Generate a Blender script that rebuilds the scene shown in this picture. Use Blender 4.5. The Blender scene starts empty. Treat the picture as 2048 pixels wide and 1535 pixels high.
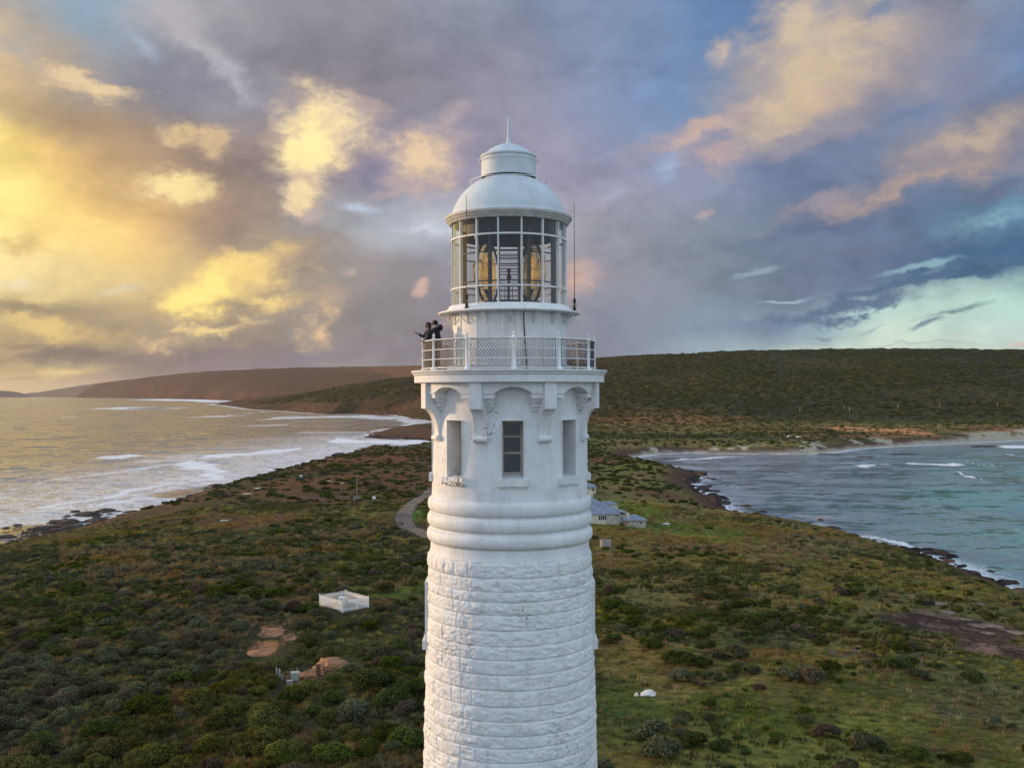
import bpy, bmesh, math, random
import numpy as np
from mathutils import Vector, Matrix
random.seed(7)
RS = np.random.RandomState(11)
SC = bpy.context.scene
COL = SC.collection
PI = math.pi
F = 2000.0            # focal length in pixels of the 2048-wide photograph
EYE = 30.0            # eye height over the lighthouse foot
SEA = -17.0
CAM = Vector((0.093, -33.9, EYE))
R = math.radians

# ------------------------------------------------------------------ camera
def build_camera():
    pitch, roll = math.radians(0.44), math.radians(0.2)
    fwd = Vector((0, math.cos(pitch), math.sin(pitch)))
    right = Vector((1, 0, 0)); up = right.cross(fwd)
    r2 = right * math.cos(roll) - up * math.sin(roll)
    u2 = up * math.cos(roll) + right * math.sin(roll)
    m = Matrix((r2, u2, -fwd)).transposed().to_4x4()
    m.translation = CAM
    cd = bpy.data.cameras.new('camera'); c = bpy.data.objects.new('camera', cd)
    COL.objects.link(c); c.matrix_world = m
    cd.sensor_width = 36; cd.lens = F / 2048 * 36
    cd.clip_start = 0.5; cd.clip_end = 90000
    SC.camera = c
    return r2, u2, fwd
CR, CU, CF = build_camera()
def ray(px, py):
    return (CF + CR * ((px - 1024) / F) + CU * ((767.5 - py) / F))
def at(px, py, z=SEA):
    d = ray(px, py); t = (z - EYE) / d.z
    return (CAM.x + d.x * t, CAM.y + d.y * t)
def topix(p):
    v = Vector(p) - CAM
    w = v.dot(CF)
    return 1024 + F * v.dot(CR) / w, 767.5 - F * v.dot(CU) / w

# ------------------------------------------------------------------ numpy noise
def _h(ix, iy, iz, s):
    with np.errstate(over='ignore'):
        n = (ix.astype(np.uint32) * np.uint32(374761393) + iy.astype(np.uint32) * np.uint32(668265263)
             + iz.astype(np.uint32) * np.uint32(2147483647) + np.uint32(s * 974711 & 0xffffffff))
        n = (n ^ (n >> np.uint32(13))) * np.uint32(1274126177)
        n = n ^ (n >> np.uint32(16))
        n = (n * np.uint32(2246822519)); n = n ^ (n >> np.uint32(15))
    return (n & np.uint32(0xffffff)).astype(np.float64) / 0xffffff
def vn2(x, y, s=0):
    x0 = np.floor(x); y0 = np.floor(y); fx = x - x0; fy = y - y0
    fx = fx * fx * (3 - 2 * fx); fy = fy * fy * (3 - 2 * fy)
    ix = x0.astype(np.int64); iy = y0.astype(np.int64); z = np.zeros_like(ix)
    a = _h(ix, iy, z, s); b = _h(ix + 1, iy, z, s); c = _h(ix, iy + 1, z, s); d = _h(ix + 1, iy + 1, z, s)
    return (a * (1 - fx) + b * fx) * (1 - fy) + (c * (1 - fx) + d * fx) * fy
def fbm(x, y, s=0, o=4, g=0.5):
    t = 0; a = 1; n = 0
    for i in range(o):
        t = t + a * vn2(x * 2 ** i + 17.3 * i, y * 2 ** i - 9.1 * i, s + i); n += a; a *= g
    return t / n            # 0..1
def sst(a, b, x):
    t = np.clip((x - a) / (b - a), 0, 1); return t * t * (3 - 2 * t)
def lin(c):
    return tuple(((v / 255) / 12.92 if v / 255 <= 0.04045 else ((v / 255 + 0.055) / 1.055) ** 2.4) for v in c)

# ------------------------------------------------------------------ objects
def tag(o, label=None, cat=None, group=None, kind=None):
    if label: o['label'] = label
    if cat: o['category'] = cat
    if group: o['group'] = group
    if kind: o['kind'] = kind
    return o
def empty(name, loc=(0, 0, 0), rz=0, parent=None):
    o = bpy.data.objects.new(name, None); COL.objects.link(o)
    o.location = loc; o.rotation_euler = (0, 0, rz); o.empty_display_size = 0.3
    if parent: o.parent = parent
    return o
class MB:
    """collects verts/faces of one mesh"""
    def __init__(s): s.v = []; s.f = []; s.sm = []
    def add(s, vs, fs, smooth=False):
        b = len(s.v); s.v += [tuple(p) for p in vs]; s.f += [tuple(b + i for i in f) for f in fs]; s.sm += [smooth] * len(fs)
        return s
    def box(s, x0, x1, y0, y1, z0, z1, M=None):
        vs = [Vector((x, y, z)) for z in (z0, z1) for y in (y0, y1) for x in (x0, x1)]
        if M is not None: vs = [M @ v for v in vs]
        return s.add(vs, [(0, 2, 3, 1), (4, 5, 7, 6), (0, 1, 5, 4), (2, 6, 7, 3), (0, 4, 6, 2), (1, 3, 7, 5)])
    def lathe(s, prof, n=64, a0=0, a1=2 * PI, M=None, smooth=True, closed=False):
        full = abs(a1 - a0 - 2 * PI) < 1e-6
        k = n if full else n + 1; vs = []
        for r, z in prof:
            for i in range(k):
                a = a0 + (a1 - a0) * i / n
                vs.append(Vector((r * math.sin(a), -r * math.cos(a), z)))
        if M is not None: vs = [M @ v for v in vs]
        fs = []; m = len(prof)
        for j in range(m if closed else m - 1):
            j2 = (j + 1) % m
            for i in range(n):
                i2 = (i + 1) % k
                fs.append((j * k + i, j * k + i2, j2 * k + i2, j2 * k + i))
        return s.add(vs, fs, smooth)
    def tube(s, pts, r, n=6, cap=True, smooth=True):
        pts = [Vector(p) for p in pts]; rr = r if isinstance(r, (list, tuple)) else [r] * len(pts)
        vs = []; prev = None
        for i, p in enumerate(pts):
            t = (pts[min(i + 1, len(pts) - 1)] - pts[max(i - 1, 0)]).normalized()
            if prev is None:
                a = t.orthogonal().normalized()
            else:
                a = (prev - t * prev.dot(t)); a = a.normalized() if a.length > 1e-6 else t.orthogonal().normalized()
            prev = a; b = t.cross(a)
            for k in range(n):
                q = 2 * PI * k / n; vs.append(p + (a * math.cos(q) + b * math.sin(q)) * rr[i])
        fs = [(j * n + k, j * n + (k + 1) % n, (j + 1) * n + (k + 1) % n, (j + 1) * n + k) for j in range(len(pts) - 1) for k in range(n)]
        if cap:
            fs.append(tuple(range(n))[::-1]); fs.append(tuple((len(pts) - 1) * n + k for k in range(n)))
        return s.add(vs, fs, smooth)
    def ball(s, c, r, seg=10, rings=6, sc=(1, 1, 1)):
        vs = []; c = Vector(c)
        for j in range(1, rings):
            t = PI * j / rings
            for i in range(seg):
                a = 2 * PI * i / seg
                vs.append(c + Vector((r * sc[0] * math.sin(t) * math.cos(a), r * sc[1] * math.sin(t) * math.sin(a), r * sc[2] * math.cos(t))))
        fs = [(j * seg + i, (j + 1) * seg + i, (j + 1) * seg + (i + 1) % seg, j * seg + (i + 1) % seg) for j in range(rings - 2) for i in range(seg)]
        top = len(vs); vs += [c + Vector((0, 0, r * sc[2])), c - Vector((0, 0, r * sc[2]))]
        fs += [(top, i, (i + 1) % seg) for i in range(seg)]
        l = (rings - 2) * seg; fs += [(top + 1, l + (i + 1) % seg, l + i) for i in range(seg)]
        return s.add(vs, fs, True)
    def mesh(s, name, mat=None):
        me = bpy.data.meshes.new(name); me.from_pydata(s.v, [], s.f); me.polygons.foreach_set('use_smooth', s.sm)
        if mat: me.materials.append(mat)
        me.update(); return me
    def build(s, name, mat=None, parent=None, fix=False):
        me = s.mesh(name, mat)
        if fix:
            bm = bmesh.new(); bm.from_mesh(me); bmesh.ops.recalc_face_normals(bm, faces=bm.faces); bm.to_mesh(me); bm.free()
        o = bpy.data.objects.new(name, me); COL.objects.link(o)
        if parent: o.parent = parent
        return o
def np_mesh(name, V, Q, mat=None, smooth=True):
    """fast mesh from numpy verts (n,3) and quads (m,4)"""
    me = bpy.data.meshes.new(name)
    me.vertices.add(len(V)); me.vertices.foreach_set('co', np.ascontiguousarray(V, np.float32).ravel())
    k = Q.shape[1]
    me.loops.add(Q.size); me.loops.foreach_set('vertex_index', np.ascontiguousarray(Q, np.int32).ravel())
    me.polygons.add(len(Q)); me.polygons.foreach_set('loop_start', np.arange(0, Q.size, k, dtype=np.int32))
    me.polygons.foreach_set('loop_total', np.full(len(Q), k, np.int32))
    me.polygons.foreach_set('use_smooth', np.full(len(Q), smooth, bool))
    if mat: me.materials.append(mat)
    me.update(calc_edges=True); me.validate()
    return me
def attr(me, name, data, typ='FLOAT', dom='POINT'):
    a = me.attributes.new(name, typ, dom)
    if typ == 'FLOAT_COLOR': a.data.foreach_set('color', np.ascontiguousarray(data, np.float32).ravel())
    elif typ == 'FLOAT_VECTOR': a.data.foreach_set('vector', np.ascontiguousarray(data, np.float32).ravel())
    else: a.data.foreach_set('value', np.ascontiguousarray(data).ravel())

# ------------------------------------------------------------------ node helper
class NT:
    def __init__(s, nt): s.nt = nt; nt.nodes.clear()
    def n(s, t, **kw):
        nd = s.nt.nodes.new(t)
        for k, v in kw.items(): setattr(nd, k, v)
        return nd
    def put(s, sock, v):
        if v is None: return
        if hasattr(v, 'is_linked') or isinstance(v, bpy.types.NodeSocket): s.nt.links.new(v, sock)
        else:
            if sock.type == 'RGBA' and len(v) == 3: v = (*v, 1)
            sock.default_value = v
    def m(s, op, a, b=None, c=None, clamp=False):
        nd = s.n('ShaderNodeMath', operation=op, use_clamp=clamp)
        for i, v in enumerate((a, b, c)):
            if v is not None: s.put(nd.inputs[i], v)
        return nd.outputs[0]
    def vm(s, op, a, b=None, scale=None):
        nd = s.n('ShaderNodeVectorMath', operation=op); s.put(nd.inputs[0], a)
        if b is not None: s.put(nd.inputs[1], b)
        if scale is not None: s.put(nd.inputs['Scale'], scale)
        return nd.outputs['Value'] if op in ('LENGTH', 'DOT_PRODUCT', 'DISTANCE') else nd.outputs[0]
    def mr(s, x, a, b, c=0.0, d=1.0, it='SMOOTHSTEP'):
        nd = s.n('ShaderNodeMapRange', interpolation_type=it, clamp=False)
        for i, v in enumerate((x, a, b, c, d)): s.put(nd.inputs[i], v)
        return nd.outputs[0]
    def mix(s, f, a, b, bt='MIX'):
        nd = s.n('ShaderNodeMix', data_type='RGBA', blend_type=bt, clamp_factor=True)
        s.put(nd.inputs[0], f); s.put(nd.inputs[6], a); s.put(nd.inputs[7], b)
        return nd.outputs[2]
    def noise(s, vec, scale, detail=4, rough=0.5, dist=0.0, col=False):
        nd = s.n('ShaderNodeTexNoise'); s.put(nd.inputs['Vector'], vec); s.put(nd.inputs['Scale'], scale)
        nd.inputs['Detail'].default_value = detail; nd.inputs['Roughness'].default_value = rough; nd.inputs['Distortion'].default_value = dist
        return nd.outputs['Color' if col else 'Fac']
    def vor(s, vec, scale, feat='F1', out='Distance', rnd=1.0):
        nd = s.n('ShaderNodeTexVoronoi', feature=feat); s.put(nd.inputs['Vector'], vec); s.put(nd.inputs['Scale'], scale)
        nd.inputs['Randomness'].default_value = rnd
        return nd.outputs[out]
    def ramp(s, f, stops, it='LINEAR'):
        nd = s.n('ShaderNodeValToRGB'); r = nd.color_ramp; r.interpolation = it; s.put(nd.inputs[0], f)
        while len(r.elements) < len(stops): r.elements.new(0.5)
        for e, (p, c) in zip(r.elements, stops): e.position = p; e.color = (*c[:3], 1)
        return nd.outputs[0]
    def mapping(s, vec, loc=(0, 0, 0), rot=(0, 0, 0), sc=(1, 1, 1), vt='POINT'):
        nd = s.n('ShaderNodeMapping', vector_type=vt); s.put(nd.inputs[0], vec)
        nd.inputs['Location'].default_value = loc; nd.inputs['Rotation'].default_value = rot; nd.inputs['Scale'].default_value = sc
        return nd.outputs[0]
    def at(s, name, out='Fac'):
        nd = s.n('ShaderNodeAttribute', attribute_name=name); return nd.outputs[out]
    def bump(s, h, strength=0.5, dist=0.1, nrm=None):
        nd = s.n('ShaderNodeBump'); s.put(nd.inputs['Height'], h); nd.inputs['Strength'].default_value = strength
        s.put(nd.inputs['Distance'], dist)
        if nrm is not None: s.put(nd.inputs['Normal'], nrm)
        return nd.outputs[0]
    def pos(s): return s.n('ShaderNodeNewGeometry').outputs['Position']
    def obj(s): return s.n('ShaderNodeTexCoord').outputs['Object']
    def out(s, sh):
        o = s.n('ShaderNodeOutputMaterial'); s.nt.links.new(sh, o.inputs['Surface'])
    def pbr(s, col, rough=0.8, nrm=None, metal=0.0, spec=0.3, **kw):
        p = s.n('ShaderNodeBsdfPrincipled'); s.put(p.inputs['Base Color'], col); s.put(p.inputs['Roughness'], rough)
        s.put(p.inputs['Metallic'], metal); s.put(p.inputs['Specular IOR Level'], spec)
        if nrm is not None: s.put(p.inputs['Normal'], nrm)
        for k, v in kw.items(): s.put(p.inputs[k.replace('_', ' ')], v)
        return p.outputs[0]
def mat(name):
    m = bpy.data.materials.new(name); m.use_nodes = True
    return m, NT(m.node_tree)
def simple(name, col, rough=0.6, var=0.15, scale=6.0, metal=0.0, spec=0.3, bump=0.0):
    m, t = mat(name); c = t.obj(); n = t.noise(c, scale, 5, 0.6)
    cc = t.mix(t.mr(n, 0.3, 0.7), tuple(v * (1 - var) for v in col), tuple(min(1, v * (1 + var)) for v in col))
    t.out(t.pbr(cc, rough, t.bump(n, bump, 0.02) if bump else None, metal, spec)); return m
# ------------------------------------------------------------------ sky and sun
SUN_AZ, SUN_EL = R(-68), R(9)       # azimuth from +Y towards +X
def build_sky():
    w = bpy.data.worlds.new('World'); SC.world = w; w.use_nodes = True
    t = NT(w.node_tree)
    tc = t.n('ShaderNodeTexCoord').outputs['Generated']
    sp = t.n('ShaderNodeSeparateXYZ'); t.put(sp.inputs[0], tc)
    A = t.m('ARCTAN2', sp.outputs[0], sp.outputs[1]); E = t.m('ARCSINE', sp.outputs[2])
    cb = t.n('ShaderNodeCombineXYZ'); t.put(cb.inputs[0], A); t.put(cb.inputs[1], E)
    P0 = cb.outputs[0]
    dirv = t.mapping(tc, sc=(1, 1, 1.7))
    wc = t.noise(dirv, 5.0, 5, 0.55, col=True)
    wf = t.noise(dirv, 20.0, 8, 0.66, col=True)
    wa = t.vm('SCALE', t.vm('SUBTRACT', wc, (0.5, 0.5, 0.5)), scale=0.10)
    wb = t.vm('SCALE', t.vm('SUBTRACT', wf, (0.5, 0.5, 0.5)), scale=0.062)
    PW = t.vm('ADD', P0, wa)                       # broad warp
    PF = t.vm('ADD', t.vm('ADD', P0, t.vm('SCALE', wa, scale=0.35)), wb)   # fine warp
    PT = t.vm('ADD', t.vm('ADD', P0, t.vm('SCALE', wa, scale=0.25)), t.vm('SCALE', wb, scale=0.4))
    def ae(x, y):
        a = math.atan((x - 1024) / F); return a, math.atan((783 - y) / F * math.cos(a))
    rows = [
     (-500, [(0,(120,150,185)),(1024,(120,140,175)),(2048,(120,145,185))]),
     (40,  [(-150,(160,165,175)),(60,(146,160,174)),(200,(134,160,180)),(330,(172,168,172)),(520,(145,143,152)),(700,(138,134,142)),(900,(140,144,158)),(1100,(132,143,168)),(1300,(118,138,170)),(1450,(84,122,170)),(1700,(105,125,160)),(1900,(140,145,160)),(2048,(125,138,165))]),
     (200, [(-100,(228,190,120)),(20,(205,175,130)),(150,(160,148,138)),(300,(135,138,152)),(450,(148,146,156)),(620,(138,130,136)),(800,(134,130,142)),(1000,(146,142,160)),(1200,(128,138,168)),(1370,(100,138,182)),(1550,(140,140,155)),(1900,(130,135,158)),(2048,(108,135,175))]),
     (350, [(-150,(255,235,130)),(10,(252,222,115)),(110,(226,182,102)),(230,(180,146,108)),(400,(150,130,120)),(560,(146,130,128)),(720,(134,128,148)),(900,(158,150,168)),(1100,(150,146,170)),(1250,(148,148,172)),(1450,(130,140,170)),(1650,(105,126,160)),(2048,(125,128,148))]),
     (470, [(-150,(255,238,140)),(40,(250,215,115)),(200,(236,192,105)),(330,(205,165,108)),(450,(165,138,122)),(600,(148,132,134)),(760,(170,164,184)),(880,(186,186,206)),(1050,(168,158,176)),(1200,(154,146,166)),(1450,(118,124,152)),(1650,(98,112,142)),(1850,(98,118,144)),(2048,(92,132,162))]),
     (560, [(-150,(250,225,150)),(20,(232,206,140)),(150,(222,196,132)),(280,(222,190,120)),(420,(196,164,120)),(600,(158,138,132)),(780,(142,128,146)),(1000,(140,128,150)),(1250,(140,132,156)),(1450,(124,130,158)),(1650,(106,116,144)),(1850,(90,114,146)),(2048,(66,100,138))]),
     (640, [(-150,(195,168,120)),(40,(176,152,114)),(200,(172,150,118)),(400,(160,140,126)),(600,(140,124,130)),(800,(132,118,136)),(1000,(135,124,145)),(1250,(132,130,158)),(1450,(122,134,166)),(1600,(128,152,176)),(1750,(170,205,200)),(1900,(184,214,200)),(2048,(176,212,202))]),
     (715, [(-150,(180,155,110)),(40,(170,148,118)),(200,(138,122,112)),(400,(134,120,130)),(600,(138,124,140)),(800,(142,126,146)),(1000,(135,122,142)),(1250,(130,126,156)),(1450,(140,158,184)),(1620,(196,212,200)),(1800,(204,220,200)),(2048,(196,214,206))]),
     (783, [(-150,(215,185,125)),(40,(212,182,126)),(120,(190,162,120)),(300,(160,142,130)),(600,(145,130,140)),(1024,(140,130,150)),(1400,(190,200,190)),(2048,(196,212,206))]),
    ]
    aw = t.n('ShaderNodeSeparateXYZ'); t.put(aw.inputs[0], PW)
    fx = t.mr(aw.outputs[0], -0.62, 0.62, it='LINEAR')
    col = None; prev = None
    for y, st in rows:
        if y >= 470: st = [(x, (c[0] - 2, c[1] + 6, c[2] - 4) if 500 < x < 1500 else c) for x, c in st]
        stops = [((math.atan((x - 1024) / F) + 0.62) / 1.24, lin(c)) for x, c in st]
        c = t.ramp(fx, stops, 'EASE' if len(st) < 4 else 'B_SPLINE')
        e = ae(1024, y)[1]
        col = c if col is None else t.mix(t.mr(aw.outputs[1], prev, e), col, c)
        prev = e
    # broad mottling
    n1 = t.noise(dirv, 9.0, 6, 0.6, 0.3)
    streak = t.noise(t.mapping(tc, rot=(0, 0, 0.15), sc=(3, 3, 14)), 4.0, 5, 0.6, 0.4)
    col = t.mix(t.m('MULTIPLY', t.mr(n1, 0.35, 0.7), 0.5), col, t.mix(1.0, col, (1.28, 1.25, 1.22), 'MULTIPLY'))
    col = t.mix(t.m('MULTIPLY', t.mr(n1, 0.55, 0.25), 0.75), col, t.mix(1.0, col, (0.74, 0.75, 0.8), 'MULTIPLY'))
    n2 = t.noise(dirv, 30.0, 7, 0.62, 0.4)
    nbig = t.noise(dirv, 13.0, 9, 0.64, 0.25); n3 = t.noise(t.vm('ADD', dirv, (0.012, 0, -0.03)), 24.0, 6, 0.6, 0.3)
    LIST = []
    def cloud(cx, *a, **k): LIST.append((cx, a, k))
    def paint(col, cx, cy, rx, ry, rot, outer, inner=None, soft=0.45, amp=1.6, op=1.0, warp=PF, nz=nbig, core=0.55):
        soft *= 1.7 if inner is not None else 1.35
        if inner is not None: rx *= 1.22; ry *= 1.22
        if ry < 17: soft = max(soft, 0.75); amp *= 0.9; ry *= 1.15; warp = PT
        a, e = ae(cx, cy)
        v = t.mapping(warp, loc=(a, e, 0), rot=(0, 0, R(rot)), sc=(rx / F, ry / F, 1), vt='TEXTURE')
        # keep planar
        l = t.vm('LENGTH', t.vm('MULTIPLY', v, (1, 1, 0)))
        q = t.m('ADD', t.m('SUBTRACT', 1.0, l), t.m('MULTIPLY', t.m('SUBTRACT', nz, 0.5), amp))
        k = t.mr(q, 0.0, soft)
        cc = lin(outer)
        if inner is not None:
            cc = t.mix(t.mr(t.m('MULTIPLY_ADD', n3, 1.5, t.m('SUBTRACT', q, 0.75)), core * 0.5, core * 0.5 + 0.65), lin(outer), lin(inner))
        return t.mix(k if op == 1.0 else t.m('MULTIPLY', k, op), col, cc)
    # -- soft veils (top left)
    cloud(180, 40, 130, 70, -30, (128, 164, 190), soft=0.9, amp=0.6, op=0.55, warp=PW)
    cloud(330, 30, 120, 45, -10, (190, 180, 182), soft=0.9, amp=0.8, op=0.7)
    cloud(400, 95, 130, 28, -32, (186, 180, 184), (196, 190, 192), soft=0.8, amp=0.9, op=0.75)
    cloud(285, 80, 60, 16, -40, (165, 178, 200), soft=0.8, amp=0.8, op=0.6)
    cloud(455, 150, 110, 22, -32, (176, 176, 188), soft=0.9, amp=0.7, op=0.7)
    cloud(640, 90, 230, 90, -15, (128, 122, 130), soft=1.0, amp=0.8, op=0.55, warp=PW)
    cloud(30, 90, 70, 50, 0, (158, 168, 182), soft=0.9, amp=0.7, op=0.5)
    # -- yellow glow on the left, brown bank
    cloud(-20, 370, 220, 80, -14, (252, 216, 112), (255, 232, 122), soft=1.0, amp=0.5, op=0.8, warp=PW)
    cloud(260, 270, 170, 60, -22, (158, 132, 108), soft=1.0, amp=0.6, op=0.55, warp=PW)
    cloud(150, 250, 200, 62, -26, (150, 126, 106), soft=1.0, amp=0.6, op=0.8, warp=PW)
    cloud(10, 190, 110, 46, -20, (178, 152, 116), soft=1.0, amp=0.6, op=0.7, warp=PW)
    cloud(480, 440, 130, 90, 0, (158, 132, 118), soft=1.0, amp=0.6, op=0.6, warp=PW)
    cloud(40, 480, 60, 26, 0, (205, 165, 98), soft=0.8, amp=1.0, op=0.7)
    cloud(190, 470, 220, 50, -8, (250, 214, 118), (255, 226, 128), soft=1.0, amp=0.9, op=0.7)
    cloud(250, 570, 70, 22, 0, (214, 206, 188), soft=0.9, amp=1.0, op=0.7)
    cloud(25, 560, 50, 14, 0, (225, 215, 190), soft=0.9, amp=1.0, op=0.7)
    # -- lit cumulus
    cloud(175, 160, 95, 22, -12, (206, 178, 142), (224, 196, 152), soft=0.4, amp=2.0)
    cloud(330, 272, 52, 42, -30, (196, 168, 138), (226, 192, 138), soft=0.5, amp=2.6, op=0.85)
    cloud(415, 285, 46, 36, 20, (190, 160, 134), (216, 184, 136), soft=0.5, amp=2.6, op=0.8)
    cloud(335, 378, 100, 34, -6, (222, 194, 136), (246, 218, 146), soft=0.4, amp=2.0, op=0.95)
    cloud(655, 250, 112, 84, -22, (206, 182, 160), (246, 220, 164), soft=0.45, amp=1.6)
    cloud(610, 300, 78, 105, 15, (214, 188, 156), (254, 230, 158), soft=0.45, amp=1.5, core=0.3)
    cloud(600, 385, 48, 36, 15, (208, 182, 154), (240, 212, 158), soft=0.4, amp=1.8)
    cloud(528, 285, 34, 26, 0, (176, 152, 142), soft=0.7, amp=2.2, op=0.7)
    cloud(745, 225, 70, 28, -18, (184, 164, 160), soft=0.8, amp=1.9, op=0.75)
    cloud(840, 320, 80, 76, 38, (196, 172, 160), (228, 196, 158), soft=0.5, amp=1.6)
    cloud(905, 245, 70, 48, 40, (184, 166, 168), soft=0.9, amp=1.7, op=0.75)
    cloud(785, 385, 66, 24, 12, (186, 164, 164), soft=0.8, amp=1.7, op=0.7)
    cloud(735, 345, 34, 62, 25, (120, 118, 146), soft=0.9, amp=0.9, op=0.7)
    # -- big golden cloud low left
    cloud(560, 520, 190, 50, 14, (188, 156, 126), soft=0.8, amp=1.2, op=0.7)
    cloud(470, 545, 140, 50, 12, (218, 184, 120), (244, 208, 118), soft=0.4, amp=1.3)
    cloud(405, 575, 92, 42, 18, (236, 200, 116), (255, 226, 120), soft=0.45, amp=1.0, core=0.2)
    cloud(540, 598, 80, 28, 0, (218, 184, 126), (246, 212, 124), soft=0.5, amp=1.6)
    cloud(640, 590, 60, 42, 20, (184, 154, 134), soft=0.8, amp=1.4, op=0.8)
    cloud(625, 650, 55, 40, 20, (206, 172, 138), (232, 192, 140), soft=0.5, amp=1.8, op=0.9)
    cloud(430, 640, 110, 18, 4, (200, 172, 128), (238, 206, 134), soft=0.5, amp=2.0, op=0.9)
    cloud(310, 682, 52, 16, 4, (198, 168, 128), (222, 188, 134), soft=0.5, amp=2.0, op=0.9)
    cloud(420, 692, 190, 20, 0, (124, 112, 122), soft=0.9, amp=1.0, op=0.7)
    # -- low left banks
    cloud(170, 628, 240, 34, -5, (162, 142, 116), soft=0.9, amp=1.1, op=0.8)
    cloud(20, 600, 110, 22, 5, (156, 136, 108), soft=0.9, amp=1.3, op=0.75)
    cloud(100, 650, 170, 30, -4, (196, 164, 108), (236, 200, 118), soft=0.6, amp=2.0, op=0.7)
    cloud(70, 610, 90, 14, -6, (150, 132, 106), soft=0.8, amp=2.0, op=0.8)
    cloud(60, 590, 70, 10, 4, (226, 196, 130), soft=0.7, amp=2.0, op=0.8)
    cloud(120, 708, 210, 24, 3, (120, 108, 106), soft=0.8, amp=1.2, op=0.8)
    cloud(40, 685, 70, 12, 0, (134, 118, 104), soft=0.8, amp=1.5, op=0.7)
    cloud(130, 742, 110, 13, 6, (212, 180, 120), (232, 200, 130), soft=0.8, amp=1.5, op=0.85)
    cloud(40, 752, 60, 6, 2, (160, 140, 112), soft=0.8, amp=1.5, op=0.8)
    cloud(620, 712, 240, 18, 0, (134, 120, 142), soft=1.0, amp=0.8, op=0.5)
    # -- middle
    cloud(730, 420, 70, 13, 0, (186, 196, 216), soft=0.8, amp=1.4, op=0.85)
    cloud(850, 462, 95, 18, -8, (206, 208, 222), (216, 222, 232), soft=0.9, amp=1.2, op=0.8)
    cloud(640, 435, 45, 18, 0, (196, 172, 164), soft=0.8, amp=1.7, op=0.7)
    cloud(700, 545, 20, 10, 0, (196, 172, 160), soft=0.8, amp=1.4, op=0.6)
    cloud(845, 578, 34, 13, 30, (206, 170, 158), soft=0.5, amp=1.2, op=0.85)
    cloud(1165, 560, 60, 40, 12, (192, 160, 158), (214, 172, 152), soft=0.8, amp=1.4, op=0.85)
    cloud(905, 640, 38, 16, 30, (186, 150, 150), soft=0.8, amp=1.2, op=0.7)
    cloud(1210, 400, 110, 26, 12, (172, 170, 192), soft=1.0, amp=1.0, op=0.6)
    cloud(1010, 120, 130, 80, 40, (158, 154, 172), soft=1.0, amp=0.8, op=0.45)
    cloud(960, 25, 140, 30, 0, (130, 132, 150), soft=1.0, amp=0.8, op=0.5)
    # -- big peach cloud right
    cloud(1310, 60, 110, 60, 30, (104, 128, 164), soft=1.0, amp=0.6, op=0.6, warp=PW)
    cloud(1720, 150, 350, 125, 26, (166, 154, 156), soft=0.8, amp=0.8, op=0.9)
    cloud(1620, 140, 235, 125, 30, (182, 168, 160), (206, 182, 152), soft=0.5, amp=1.1)
    cloud(1600, 50, 90, 80, 40, (194, 176, 162), (208, 186, 158), soft=0.5, amp=1.1, op=0.9)
    cloud(1450, 96, 40, 26, 35, (184, 168, 166), (200, 180, 166), soft=0.6, amp=1.1, op=0.9)
    cloud(1400, 255, 130, 32, 16, (176, 158, 162), (196, 168, 156), soft=0.5, amp=1.3)
    cloud(1440, 300, 90, 34, 0, (180, 160, 164), (190, 164, 160), soft=0.6, amp=1.2, op=0.9)
    cloud(1640, 270, 180, 34, 20, (150, 144, 158), soft=0.7, amp=1.0, op=0.9)
    cloud(1650, 200, 120, 40, 22, (200, 172, 148), soft=0.9, amp=1.0, op=0.8)
    cloud(1330, 325, 55, 32, 30, (152, 172, 204), soft=0.9, amp=0.9, op=0.8)
    cloud(1770, 25, 70, 22, 0, (92, 124, 166), soft=0.8, amp=1.3, op=0.7)
    cloud(1830, 235, 60, 18, 32, (104, 128, 168), soft=0.9, amp=1.0, op=0.8)
    cloud(1950, 150, 120, 60, 30, (132, 134, 156), soft=1.0, amp=0.8, op=0.7)
    cloud(1900, 310, 230, 85, 18, (148, 140, 150), soft=0.9, amp=0.8, op=0.8)
    cloud(1950, 285, 175, 68, 18, (158, 148, 150), (188, 168, 150), soft=0.6, amp=1.2)
    cloud(1830, 365, 260, 42, 12, (146, 136, 148), (176, 154, 144), soft=0.6, amp=1.4)
    cloud(1990, 385, 150, 24, 4, (108, 112, 138), soft=0.9, amp=1.0, op=0.8)
    cloud(1640, 400, 110, 22, 22, (158, 146, 158), soft=0.8, amp=1.3, op=0.8)
    cloud(1405, 432, 34, 12, 8, (182, 162, 166), soft=0.7, amp=1.2, op=0.75)
    cloud(1650, 450, 230, 22, 8, (94, 108, 142), soft=0.9, amp=1.1, op=0.75)
    # -- right: streaks, turquoise sky
    SN = streak
    cloud(1990, 450, 130, 28, 10, (128, 176, 196), (150, 194, 204), soft=0.8, amp=1.6, op=0.8)
    cloud(1980, 505, 150, 16, 8, (66, 104, 138), soft=0.6, amp=1.6, op=0.85)
    cloud(1510, 535, 65, 6, 10, (150, 174, 192), soft=0.8, amp=1.4, op=0.7, nz=SN)
    cloud(1840, 535, 110, 9, 8, (140, 178, 190), soft=0.6, amp=1.8, op=0.8)
    cloud(1700, 500, 150, 14, 8, (110, 114, 136), soft=0.8, amp=1.4, op=0.6)
    cloud(1575, 594, 60, 5, 2, (160, 184, 196), soft=0.6, amp=1.5, op=0.8)
    cloud(1880, 600, 130, 6, 8, (168, 200, 196), soft=0.6, amp=1.7, op=0.8)
    cloud(1930, 556, 240, 20, 6, (66, 98, 132), soft=0.6, amp=1.5, op=0.95)
    cloud(1690, 616, 230, 20, 7, (90, 112, 142), soft=0.6, amp=1.7, op=0.95)
    cloud(1790, 575, 160, 9, 8, (84, 108, 140), soft=0.6, amp=1.7, op=0.9)
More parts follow.
